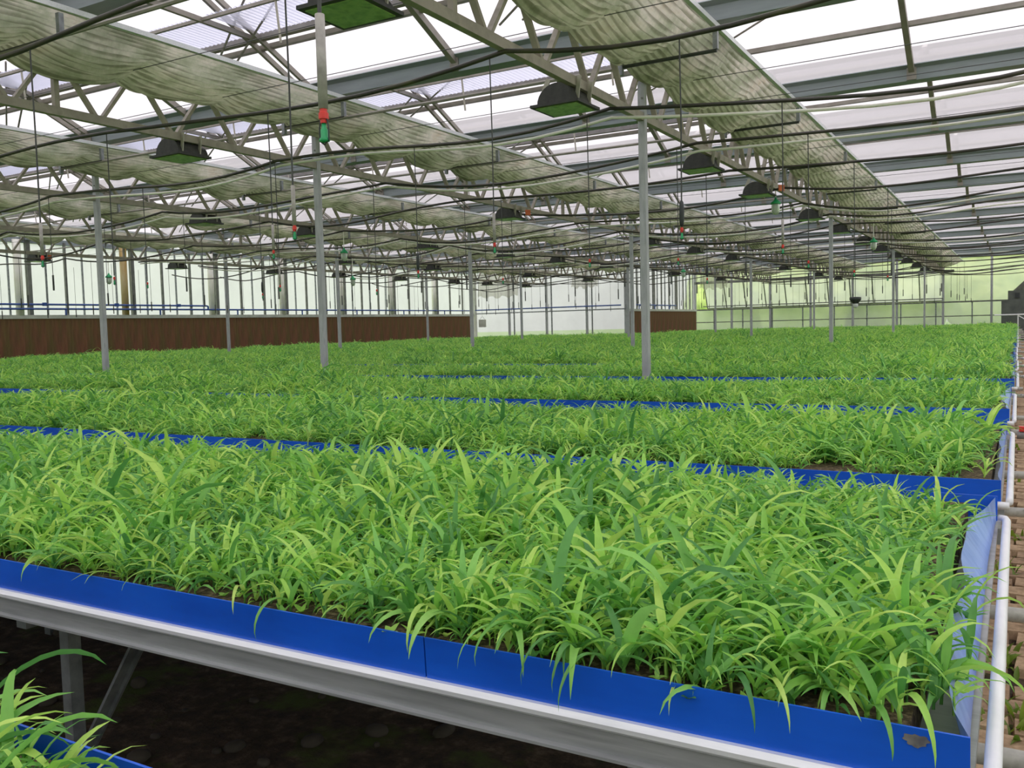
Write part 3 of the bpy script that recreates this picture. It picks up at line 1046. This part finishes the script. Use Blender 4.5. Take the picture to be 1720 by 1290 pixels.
# sheer cloths, camera dome, tag, far machine, railing, blue pipes, downpipes
def drape(x0_, x1_, y, z0_, z1_, label):
    vs, fs = [], []
    nu, nv = 28, 6
    for i in range(nu + 1):
        x = x0_ + (x1_ - x0_) * i / nu
        for j in range(nv + 1):
            s = j / nv
            vs.append((x, y - .2 * s + .07 * math.sin(i * 1.35) * (.2 + .8 * s), z1_ + (z0_ - z1_) * s - .05 * math.sin(math.pi * i / nu) * s + .06 * s * math.sin(i * .8)))
    for i in range(nu):
        for j in range(nv):
            a = i * (nv + 1) + j
            fs.append((a, a + nv + 1, a + nv + 2, a + 1))
    o = place('net_cloth', MB().add(vs, fs).mesh('net_cloth', 'net', True))
    tag(o, label, 'cloth', 'sheer net cloths at the end walls')


drape(-22.6, -20.4, Y_STEP - .11, 2.75, 3.95, 'sheer grey net cloth bunched high in the step corner beside the brown pad')
drape(-17.6, -16.3, Y_STEP - .11, 3.0, 3.95, 'sheer grey net cloth hanging high on the white step wall')
drape(-14.7, -13.2, Y_END - .11, 3.05, 3.95, 'sheer grey net cloth at the far end wall beside the short pad')

root = thing('camera_dome', 'small dark hanging camera with a pale lower body before the end wall', 'camera', (-3.3, 22.0, 1.62))
place('housing', MB().lathe([(0, .16), (.13, .15), (.13, .09), (.1, .05), (.06, .0), (0, 0)], 14).mesh('housing', 'dark', True), root)
place('lens_body', MB().lathe([(.06, 0), (.06, -.06), (.03, -.1), (0, -.1)], 12).mesh('lens_body', 'white', True), root)
place('hanger', MB().tube([(0, 0, .15), (0, 0, 1.5)], .006, 5).mesh('hanger', 'wire'), root)

root = thing('hanging_tag', 'small pale notice card hanging on a string before the white step wall', 'card', (-22.2, Y_STEP - .6, 1.3))
place('card', MB().box(-.2, .2, -.01, .01, 0, .36).mesh('card', 'ledge'), root)
place('string', MB().tube([(-.14, 0, .36), (0, 0, .52), (.14, 0, .36)], .008, 5).mesh('string', 'wire'), root)
place('cord', MB().tube([(0, 0, .52), (0, 0, 1.6)], .005, 5).mesh('cord', 'wire'), root)

root = thing('machine_cabinet', 'dark grey machine cabinet with a hopper in the far corner past the aisle', 'machine', (.55, Y_END - .9, 0))
place('body', MB().box(-1.2, 1.2, -.4, .4, 0, 1.88).mesh('body', 'machine'), root)
place('top_box', MB().box(-.95, -.2, -.3, .3, 1.88, 2.3).mesh('top_box', 'machine'), root)
place('hopper', MB().add([(-.75, -.25, 2.3), (0.2, -.25, 2.3), (.2, .25, 2.3), (-.75, .25, 2.3), (-.1, -.4, 2.95), (1.3, -.4, 2.95), (1.3, .4, 2.95), (-.1, .4, 2.95)],
                         [(0, 1, 5, 4), (1, 2, 6, 5), (2, 3, 7, 6), (3, 0, 4, 7), (4, 5, 6, 7), (0, 3, 2, 1)]).mesh('hopper', 'steeldark'), root)
place('vent_box', MB().box(-.68, -.5, -.36, -.3, 1.98, 2.2).mesh('vent_box', 'dark'), root)
root = thing('handrail', 'thin white handrail across the far end of the aisle', 'railing', (-.9, Y_END - 2.2, 0))
place('top_rail', MB().tube([(0, 0, 1.24), (2.6, 0, 1.24)], .03, 7).mesh('top_rail', 'white'), root)
for dx in (.9, 2.5):
    place('leg', MB().tube([(dx, 0, 0), (dx, 0, 1.24)], .025, 7).mesh('leg', 'white'), root)
place('stay', MB().tube([(.9, 0, 1.2), (2.3, -.3, .3)], .02, 7).mesh('stay', 'white'), root)

root = thing('water_pipe', 'long blue water pipe running just above the ledge of the long pad', 'pipe', (X_FAR + .28, 6, 2.1), 'blue water pipes')
place('run', MB().tube([(0, 0, 0), (0, 30, 0)], .028, 7).mesh('run', 'bluepipe'), root)
for yy in np.arange(3, 30, 3.1):
    place('drop', MB().tube([(0, yy, 0), (0, yy, -.17)], .026, 6).mesh('drop', 'bluepipe'), root)
root = thing('water_pipe', 'shorter blue water pipe, upper of the two over the long pad', 'pipe', (X_FAR + .28, 6, 2.22), 'blue water pipes')
place('run', MB().tube([(0, 0, 0), (0, 14.1, 0), (0, 14.15, -.02), (0, 14.15, -.1)], .028, 7).mesh('run', 'bluepipe'), root)
for yy in np.arange(2, 14, 2.2):
    place('valve', MB().box(-.04, .04, yy - .05, yy + .05, -.04, .05).mesh('valve', 'bluepipe'), root)
root = thing('water_pipe', 'thin blue water pipe across the white step wall', 'pipe', (X_FAR + .2, Y_STEP - .16, 2.12), 'blue water pipes')
place('run', MB().tube([(0, 0, 0), (7.6, 0, 0)], .03, 7).mesh('run', 'bluepipe'), root)
root = thing('water_pipe', 'blue water pipe above the short pad on the set-back wall', 'pipe', (X_STEP + .28, Y_STEP + .5, 2.12), 'blue water pipes')
place('run', MB().tube([(0, 0, 0), (0, 5.2, 0)], .03, 7).mesh('run', 'bluepipe'), root)
for yy in (.6, 2.6, 4.6):
    place('drop', MB().tube([(0, yy, 0), (-.12, yy, -.05), (-.12, yy, -.2)], .026, 6).mesh('drop', 'bluepipe'), root)
for i, y in enumerate([14.0, 17.2, 20.45, 23.65, 26.85, 30.0, 33.2]):
    o = place('downpipe', MB().tube([(X_FAR + .13, y, PAD_T + .1), (X_FAR + .13, y, Z_G0)], .1, 12).mesh('downpipe', 'yellowed' if i == 1 else 'cream', True))
    tag(o, 'yellow-stained downpipe on the padded side wall' if i == 1 else 'cream downpipe on the padded side wall, %s from the front' % ORD[i], 'pipe', None if i == 1 else 'cream downpipes')

# ------------------------------------------------------------------ growing benches
BENCH = [(-1.05, 0.68), (1.21, 2.88), (3.17, 4.97), (5.58, 7.36), (8.2, 9.98), (10.83, 12.6), (13.1, 14.9), (15.35, 17.15), (17.95, 19.75),
         (20.25, 22.05), (22.55, 24.35), (24.9, 26.7), (27.6, 29.4), (29.9, 31.7), (32.2, 34.0), (34.6, 36.3), (37.2, 39.0), (39.5, 41.3), (41.8, 43.6), (43.9, 45.5)]
XE = [-.55, -.045, -.04, -.035, -.02, -.02, -.03, -.03, -.02] + [-.02] * 20
XW, XW2 = -22.25, -14.4
P_BOT = RIM - .075


def rail_profile(sgn):
    # bead and web of the edge extrusion, facing -y when sgn = -1
    z = P_BOT
    pts = [(.004, z + .004), (-.010, z + .002), (-.0165, z - .006), (-.0165, z - .013), (-.010, z - .018), (-.004, z - .020), (-.002, z - .066), (-.012, z - .068), (-.012, z - .072), (.016, z - .072), (.016, z + .004)]
    return [(p[0] * -sgn, p[1]) for p in pts]


bead = [(.004, P_BOT + .004), (-.010, P_BOT + .003), (-.0165, P_BOT - .005), (-.0165, P_BOT - .012), (-.010, P_BOT - .018), (.004, P_BOT - .018)]
web = [(.012, P_BOT - .018), (-.004, P_BOT - .019), (-.003, P_BOT - .056), (-.013, P_BOT - .058), (-.013, P_BOT - .063), (.012, P_BOT - .063)]
plain_lab = ['blue-sided growing bench in the near corner, only its rim and leaves showing', 'large front growing bench with a full-length blue side panel and aluminium edge']
PL = 2.44
for bi, (ya, yb) in enumerate(BENCH):
    xe = XE[bi]
    xw = XW if yb < Y_STEP else XW2
    if bi == 0:
        xw = -7.0
    lab = plain_lab[bi] if bi < 2 else 'blue-sided growing bench of grass seedlings, %s row from the front' % ORD[bi - 1]
    root = thing('growing_bench', lab, 'bench', (0, ya, 0), 'blue-sided growing benches')
    w = yb - ya
    place('soil_bed', MB().box(xw + .01, xe - .016 - (0 if bi == 0 else {1: .06, 3: .05}.get(bi, .016)), .012, w - .012, P_BOT - .01, RIM - .022).mesh('soil_bed', 'soil'), root)
    # side panels in lengths with butt joints
    for side in (0, 1):
        x = xe
        first = .83 if (bi == 1 and side == 0) else PL * (.55 if bi % 2 else .8)
        q = 0
        while x > xw + .05:
            ln = min(first if q == 0 else PL, x - xw)
            y = 0 if side == 0 else w
            lean = -.004 if side == 0 else .004
            mb = MB()
            th = .004
            mb.add([(x - ln + .0015, y - th / 2, P_BOT), (x - .0015, y - th / 2, P_BOT), (x - .0015, y + th / 2, P_BOT), (x - ln + .0015, y + th / 2, P_BOT),
                    (x - ln + .0015, y + lean - th / 2, RIM), (x - .0015, y + lean - th / 2, RIM), (x - .0015, y + lean + th / 2, RIM), (x - ln + .0015, y + lean + th / 2, RIM)],
                   [(0, 3, 2, 1), (4, 5, 6, 7), (0, 1, 5, 4), (1, 2, 6, 5), (2, 3, 7, 6), (3, 0, 4, 7)])
            place('side_panel', mb.mesh('side_panel', 'blue'), root)
            x -= ln
            q += 1
            if bi > 9:
                first = PL
        yb_ = 0 if side == 0 else w
        f_ = 1 if side == 0 else -1
        rl = place('edge_rail', MB().prism([(yb_ + p[0] * f_, p[1]) for p in web], 'X', xw, xe + .008).mesh('edge_rail', 'web'), root)
        place('bead', MB().prism([(yb_ + p[0] * f_, p[1]) for p in bead], 'X', xw, xe + .008).mesh('bead', 'alu', False), rl)
    # end panels and the white pipe that edges the bench at the aisle
    place('end_panel', MB().box(xw, xw + .004, 0, w, P_BOT, RIM).mesh('end_panel', 'blue'), root)
    if bi > 0:
        vs, fs = [], []
        nn = 24
        bul = {1: .055, 3: .045}.get(bi, .014)
        for i in range(nn + 1):
            s = i / nn
            d_ = bul * math.sin(math.pi * s) ** .7 * (1 + .25 * math.sin(9 * s + bi))
            for j in range(4):
                v = j / 3
                vs.append((xe - .004 - d_ * (.15 + .85 * v) - .004 * math.sin(26 * s) * v, .004 + (w - .008) * s, P_BOT + .002 + (RIM - P_BOT - .004) * v))
        for i in range(nn):
            for j in range(3):
                a = i * 4 + j
                fs.append((a, a + 4, a + 5, a + 1))
        place('end_film', MB().add(vs, fs).mesh('end_film', 'liner' if bi < 5 else 'blue', True), root)
        zp = P_BOT + .008
        pts = [(xe + .022, -.012, zp)] + [(xe + .022, w * s_, zp) for s_ in (.1, .3, .5, .7, .9)] + [(xe + .022, w - .02, zp), (xe + .018, w + .01, zp), (xe + .002, w + .016, zp)]
        place('end_pipe', MB().tube(pts, .011, 12).mesh('end_pipe', 'white', True), root)
        place('pipe_elbow', MB().tube([(xe - .02, -.01, zp - .012), (xe + .022, -.012, zp - .012)], .012, 8).mesh('pipe_elbow', 'white', True), root)
    # cross beams, legs, braces
    place('bed_plate', MB().box(xw, xe, 0, w, P_BOT - .03, P_BOT - .012).mesh('bed_plate', 'web'), root)
    xs_ = [-.5, -2.27, -4.4, -6.6] if bi <= 2 else ([-.5, -2.5] if bi <= 6 else [-.5])
    if bi == 0:
        xs_ = [-4.5]
    for x in xs_:
        place('cross_beam', MB().box(x + .11, x + .15, -.0 + .05, w - .03, P_BOT - .115, P_BOT - .072).mesh('cross_beam', 'galv'), root)
        for yl in ((.26, w - .26)):
            lg = place('leg', MB().box(x - .019, x + .019, yl - .019, yl + .019, 0, P_BOT - .072).mesh('leg', 'galv'), root)
            for zz in (P_BOT - .11, P_BOT - .17):
                place('bolt', MB().tube([(x - .006, yl - .019, zz), (x - .006, yl - .025, zz)], .006, 6).mesh('bolt', 'steeldark'), lg)
        place('brace', MB().beam((x + .04, .26, .16), (x + .36, .26, P_BOT - .09), .008, .04, (0, 1, 0)).beam((x + .04, .275, .16), (x + .36, .275, P_BOT - .09), .03, .008, (0, 1, 0)).mesh('brace', 'galv'), root)
    if bi == 1:
        sm = []
        nn = 26
        for i in range(nn):
            th = 2 * math.pi * i / nn
            k_ = .72 + .08 * math.sin(3 * th) + .09 * math.sin(8 * th + 1)
            sm.append((-.108 + .021 * k_ * math.cos(th), -.0062, RIM - .016 + .0115 * k_ * math.sin(th)))
        o = place('soil_smear', MB().add(sm, [tuple(range(nn))]).mesh('soil_smear', 'smear'), root)
        o['label'] = 'dried grey soil smear'

# roller pipes under the benches, ends showing at the aisle
pi_ = 0
for bi, (ya, yb) in enumerate(BENCH[1:], 1):
    for q, fr in enumerate((.2, .66)):
        y = ya + (yb - ya) * fr
        pi_ += 1
        xe = (.16 if q == 0 else .045) + rnd.uniform(-.02, .03)
        z = P_BOT - .095
        root = thing('roller_pipe', 'grey roller pipe end at the aisle, %s one under bench row %s' % ('front' if q == 0 else 'rear', ['one', 'two', 'three', 'four', 'five', 'six', 'seven', 'eight', 'nine', 'ten', 'eleven', 'twelve', 'thirteen', 'fourteen', 'fifteen', 'sixteen', 'seventeen', 'eighteen', 'nineteen', 'twenty'][bi - 1]), 'pipe', (0, y, z), 'roller pipes under the benches')
        mb = MB().tube([(-6, 0, 0), (xe, 0, 0)], .0165, 14)
        place('tube', mb.mesh('tube', 'greypipe', True), root)
        if q == 0 and bi < 8:
            place('sleeve', MB().tube([(.05, 0, 0), (xe + .03, 0, 0)], .0185, 14).mesh('sleeve', 'white', True), root)
            place('screw', MB().tube([(.03, -.012, .012), (.03, -.018, .016)], .006, 8).mesh('screw', 'galv'), root)
        for xx in (-.62, -3.7):
            place('bearer', MB().box(xx - .02, xx + .02, -.02, .02, -z, -.014).mesh('bearer', 'galv'), root)

root = thing('pipe_valve', 'red-handled valve on a grey pipe at the aisle between the second and third bench rows', 'valve', (.06, 5.35, .66))
place('handle', MB().box(-.05, .07, -.02, .02, .02, .045).mesh('handle', 'red'), root)
place('body', MB().tube([(-.06, 0, 0), (.09, 0, 0)], .022, 12).mesh('body', 'greypipe', True), root)
place('down_pipe', MB().tube([(.07, 0, .01), (.07, 0, -.65)], .02, 12).mesh('down_pipe', 'greypipe', True), root)

# ------------------------------------------------------------------ seedlings
def leaf_geo(mb, base, az, elev, L, wid, droop, roll_, segs, across=2, fold=.25, tint=None, twist=0.0):
    """one arching blade; returns nothing"""
    p = Vector(base)
    e = elev
    vs = []
    d0 = Vector((math.cos(az), math.sin(az), 0))
    sd0 = Vector((-math.sin(az), math.cos(az), 0))
    for i in range(segs + 1):
        t_ = i / segs
        wv_ = wid * (min(1, (t_ + .12) / .38) ** .6) * (1 - t_ ** 1.7) ** .9 if t_ < 1 else 0.0
        dr_ = d0 * math.cos(e) + Vector((0, 0, math.sin(e)))
        nrm = -d0 * math.sin(e) + Vector((0, 0, math.cos(e)))
        ro = roll_ + twist * t_
        sd = sd0 * math.cos(ro) + nrm * math.sin(ro)
        n2 = nrm * math.cos(ro) - sd0 * math.sin(ro)
        if across == 2:
            vs += [p - sd * wv_ / 2 + n2 * wv_ * fold, p, p + sd * wv_ / 2 + n2 * wv_ * fold]
        else:
            vs += [p - sd * wv_ / 2, p + sd * wv_ / 2]
        p = p + dr_ * (L / segs)
        e -= droop / segs * (0.5 + t_)
    k = across + 1
    fs = []
    for i in range(segs):
        for a in range(across):
            fs.append((i * k + a, i * k + a + 1, (i + 1) * k + a + 1, (i + 1) * k + a))
    mb.add(vs, fs)
    if tint is not None:
        mb.t += [tint] * len(vs)


def add_tint(me, arr):
    at = me.attributes.new('tint', 'FLOAT', 'POINT')
    at.data.foreach_set('value', np.array(arr, dtype=np.float32))


def rand_leaf(r_, low):
    """parameters of one blade (low = 0 bottom leaf .. 1 top leaf)"""
    L = r_.uniform(.075, .135) * (1 + .4 * low)
    return dict(elev=math.radians(r_.uniform(24, 62) + 16 * low), L=L, wid=L * r_.uniform(.085, .14), droop=math.radians(r_.uniform(75, 165)) * (1.05 - .25 * low), roll_=r_.uniform(-.5, .5), twist=r_.uniform(-1.1, 1.1))


# blades and stems for the seedlings that are objects of their own
leaf_pool = []
for q in range(16):
    r_ = random.Random(900 + q)
    lv = q / 15
    pr_ = rand_leaf(r_, lv)
    mb = MB()
    leaf_geo(mb, (0, 0, 0), 0, segs=8, across=2, **pr_)
    leaf_pool.append(mb.mesh('leaf', 'leaf', True))
hang_pool = []
for q in range(5):
    r_ = random.Random(40 + q)
    mb = MB()
    leaf_geo(mb, (0, 0, 0), 0, math.radians(r_.uniform(38, 58)), r_.uniform(.14, .19), r_.uniform(.014, .019), math.radians(r_.uniform(135, 175)), r_.uniform(-.2, .2), 10, 2, .25, None, r_.uniform(-.5, .5))
    hang_pool.append(mb.mesh('leaf', 'leaf', True))
stem_pool = []
for q in range(5):
    r_ = random.Random(70 + q)
    h = .018 + .009 * q
    mb = MB().tube([(0, 0, -.004), (r_.uniform(-.004, .004), r_.uniform(-.004, .004), h * .5), (r_.uniform(-.008, .008), r_.uniform(-.008, .008), h)], [.003, .0027, .0015], 6)
    stem_pool.append((h, mb.mesh('seedling', 'leaf', True)))


def seedling(x, y, z, r_, size, label, group, front=False):
    h, me = stem_pool[r_.randrange(5)]
    rz = r_.uniform(0, 6.28)
    root = place('grass_seedling', me, None, (x, y, z), (0, 0, rz), (size, size, size))
    tag(root, label, 'seedling', group)
    n_ = r_.randint(4, 6)
    az = r_.uniform(0, 6.28)
    for i in range(n_):
        lv = i / (n_ - 1)
        if front and lv < .7 and math.sin(az + rz) < -.3:
            az += math.pi
        place('leaf', leaf_pool[min(15, max(0, int(lv * 12 + r_.uniform(0, 4))))], root, (0, 0, h * (.25 + .72 * lv)), (r_.uniform(-.15, .15), r_.uniform(-.2, .2), az))
        az += math.pi + r_.uniform(-.7, .7)
    if front and r_.random() < .3:      # a long blade arching out over the rim
        place('leaf', hang_pool[r_.randrange(5)], root, (0, 0, h * .8), (0, r_.uniform(-.05, .15), -math.pi / 2 - rz + r_.uniform(-.7, .7)), (r_.uniform(.95, 1.25),) * 3)


# tufts for the mass of seedlings
tuft_col = bpy.data.collections.new('seedling_tufts')
NT = 12
for q in range(NT):
    r_ = random.Random(300 + q)
    mb = MB()
    for s_ in range(9):
        bx_, by_ = r_.uniform(-.085, .085), r_.uniform(-.085, .085)
        n_ = r_.randint(4, 6)
        h = r_.uniform(.012, .05)
        az = r_.uniform(0, 6.28)
        sz = r_.uniform(.6, 1.05)
        tb = r_.random()
        mb_n = len(mb.v)
        mb.tube([(bx_, by_, -.004), (bx_, by_, h)], [.003, .0016], 3, False)
        mb.t += [tb] * (len(mb.v) - mb_n)
        for i in range(n_):
            lv = i / (n_ - 1)
            pr_ = rand_leaf(r_, lv)
            pr_['L'] *= sz
            pr_['wid'] *= sz
            leaf_geo(mb, (bx_, by_, h * (.25 + .72 * lv)), az, segs=5, across=2, tint=(tb + r_.uniform(-.15, .15)) % 1.0, **pr_)
            az += math.pi + r_.uniform(-.7, .7)
    for s_ in range(5):          # small round weeds low down
        bx_, by_ = r_.uniform(-.09, .09), r_.uniform(-.09, .09)
        az = r_.uniform(0, 6.28)
        tb = r_.uniform(.1, .5)
        for i in range(4):
            leaf_geo(mb, (bx_, by_, .012), az, math.radians(r_.uniform(15, 50)), r_.uniform(.02, .035), r_.uniform(.014, .022), .6, 0, 3, 2, .1, tb)
            az += 1.57
    me = mb.mesh('tuft', 'leaf', True)
    add_tint(me, mb.t)
    o = bpy.data.objects.new('tuft_%d' % q, me)
    tuft_col.objects.link(o)

# where the seedlings stand
NEAR = []
TUFTS = []
Zs = RIM - .024
for bi, (ya, yb) in enumerate(BENCH):
    xe = XE[bi]
    xw = XW if yb < Y_STEP else XW2
    if bi == 0:
        xw = -5.0
    sp = .098 if bi < 4 else (.115 if bi < 9 else .14)
    r_ = random.Random(bi)
    ny = int((yb - ya - .06) / sp)
    nx = int((xe - xw) / sp)
    for j in range(ny):
        for i in range(nx):
            x = xe - .05 - (i + .5) * sp + r_.uniform(-.4, .4) * sp
            y = ya + .05 + (j + .5) * ((yb - ya - .1) / ny) + r_.uniform(-.35, .35) * sp
            if bi == 0 and x > -.95 + .2 * r_.random():
                continue
            # patchy height
            hgt = 1 + .22 * math.sin(x * 1.7 + bi) * math.sin(y * 2.1 + .6 * x) + .15 * math.sin(x * .53 + 2 * bi)
            if y < ya + .06 or x > xe - .1:
                continue
            if y - ya < .2:
                hgt *= .52 + 2.4 * (y - ya)
            back = yb - y
            lim = .42 if bi < 4 else .3
            if back < lim and bi > 0:
                k0 = .36 if bi < 3 else .5 + .16 * math.sin(x * 1.1 + bi * 2)
                hgt *= k0 + (1 - k0) * back / lim
                if back < .09 and r_.random() < .5:
                    continue
            sparse = math.sin(x * 2.3 + bi * 1.3) * math.sin(y * 3.7 + bi) > .8
            if sparse and r_.random() < .6:
                continue
            TUFTS.append((x, y, Zs, hgt * r_.uniform(.72, 1.05) * (1.45 if back > .3 and r_.random() < .05 else 1), bi))

# the 300 seedlings that show largest stand as objects of their own
r_ = random.Random(77)
cand = []
ya, yb = BENCH[1]
for q in range(560):
    y = ya + .045 + abs(r_.gauss(0, .42))
    x = XE[1] - .06 - r_.random() ** 1.1 * 2.2
    if q % 3 == 0:
        y, x = ya + .04 + r_.random() * .1, XE[1] - .06 - r_.random() * 3.2
    if y < yb - .05:
        cand.append((math.hypot(x, y) - (2.0 if q % 3 == 0 else 0), x, y))
cand.sort()
for d_, x, y in cand[:262]:
    seedling(x, y, Zs, r_, r_.uniform(.75, 1.2) * (.82 if y - ya < .1 else 1.0), 'broad-bladed green grass seedling near the rim of the front bench', 'seedlings near the front bench rim', y - ya < .1)
for q in range(38):
    x, y = -.84 - r_.random() * 1.0, .63 - r_.random() ** 1.5 * .3
    seedling(x, y, Zs, r_, r_.uniform(.9, 1.45), 'large grass seedling on the near corner bench at the bottom edge', 'seedlings on the near corner bench')

me = bpy.data.meshes.new('grass_seedlings')
pos = [(t_[0], t_[1], t_[2]) for t_ in TUFTS]
me.from_pydata(pos, [], [])
rr = np.random.RandomState(3)
n_ = len(pos)
a_rot = me.attributes.new('rot', 'FLOAT_VECTOR', 'POINT')
a_rot.data.foreach_set('vector', np.c_[rr.uniform(-.08, .08, n_), rr.uniform(-.08, .08, n_), rr.uniform(0, 6.283, n_)].astype(np.float32).ravel())
a_scl = me.attributes.new('scl', 'FLOAT', 'POINT')
a_scl.data.foreach_set('value', np.array([t_[3] for t_ in TUFTS], dtype=np.float32))
a_idx = me.attributes.new('idx', 'INT', 'POINT')
a_idx.data.foreach_set('value', rr.randint(0, NT, n_).astype(np.int32))
so = place('grass_seedlings', me)
so['kind'] = 'stuff'
tag(so, 'dense green grass seedlings filling all the growing benches', 'seedlings')
ng = bpy.data.node_groups.new('scatter_seedlings', 'GeometryNodeTree')
ng.interface.new_socket('Geometry', in_out='INPUT', socket_type='NodeSocketGeometry')
ng.interface.new_socket('Geometry', in_out='OUTPUT', socket_type='NodeSocketGeometry')
gi = ng.nodes.new('NodeGroupInput')
go = ng.nodes.new('NodeGroupOutput')
ci = ng.nodes.new('GeometryNodeCollectionInfo')
ci.inputs['Collection'].default_value = tuft_col
ci.inputs['Separate Children'].default_value = True
ci.inputs['Reset Children'].default_value = True
ip = ng.nodes.new('GeometryNodeInstanceOnPoints')
ip.inputs['Pick Instance'].default_value = True


def attr(nm, ty):
    a = ng.nodes.new('GeometryNodeInputNamedAttribute')
    a.data_type = ty
    a.inputs['Name'].default_value = nm
    return a.outputs['Attribute']


e2r = ng.nodes.new('FunctionNodeEulerToRotation')
ng.links.new(attr('rot', 'FLOAT_VECTOR'), e2r.inputs[0])
cmb = ng.nodes.new('ShaderNodeCombineXYZ')
sa = attr('scl', 'FLOAT')
for i in range(3):
    ng.links.new(sa, cmb.inputs[i])
ng.links.new(gi.outputs[0], ip.inputs['Points'])
ng.links.new(ci.outputs[0], ip.inputs['Instance'])
ng.links.new(attr('idx', 'INT'), ip.inputs['Instance Index'])
ng.links.new(e2r.outputs[0], ip.inputs['Rotation'])
ng.links.new(cmb.outputs[0], ip.inputs['Scale'])
ng.links.new(ip.outputs[0], go.inputs[0])
md = so.modifiers.new('scatter', 'NODES')
md.node_group = ng

# weeds along the foot of the benches at the aisle
r_ = random.Random(5)
spots = ['beside the front bench pipe', 'at the front corner by the aisle', 'beside the second bench row', 'between the first and second bench rows', 'by the third bench row', 'at the far paving edge']
for i, (x, y) in enumerate([(-.04, 3.05), (-.05, 3.6), (-.06, 4.9), (-.03, 5.7), (-.05, 7.6), (-.04, 9.4)]):
    root = thing('weed', 'low yellow-green weed on the paving edge ' + spots[i], 'weed', (x, y, .02), 'weeds along the aisle')
    for q in range(26):
        mb = MB()
        az = r_.uniform(0, 6.28)
        leaf_geo(mb, (r_.uniform(-.07, .07), r_.uniform(-.12, .12), 0), az, math.radians(r_.uniform(30, 80)), r_.uniform(.05, .11), r_.uniform(.015, .03), 1.2, 0, 4, 2, .15)
        place('leaf', mb.mesh('leaf', 'weedleaf', True), root)
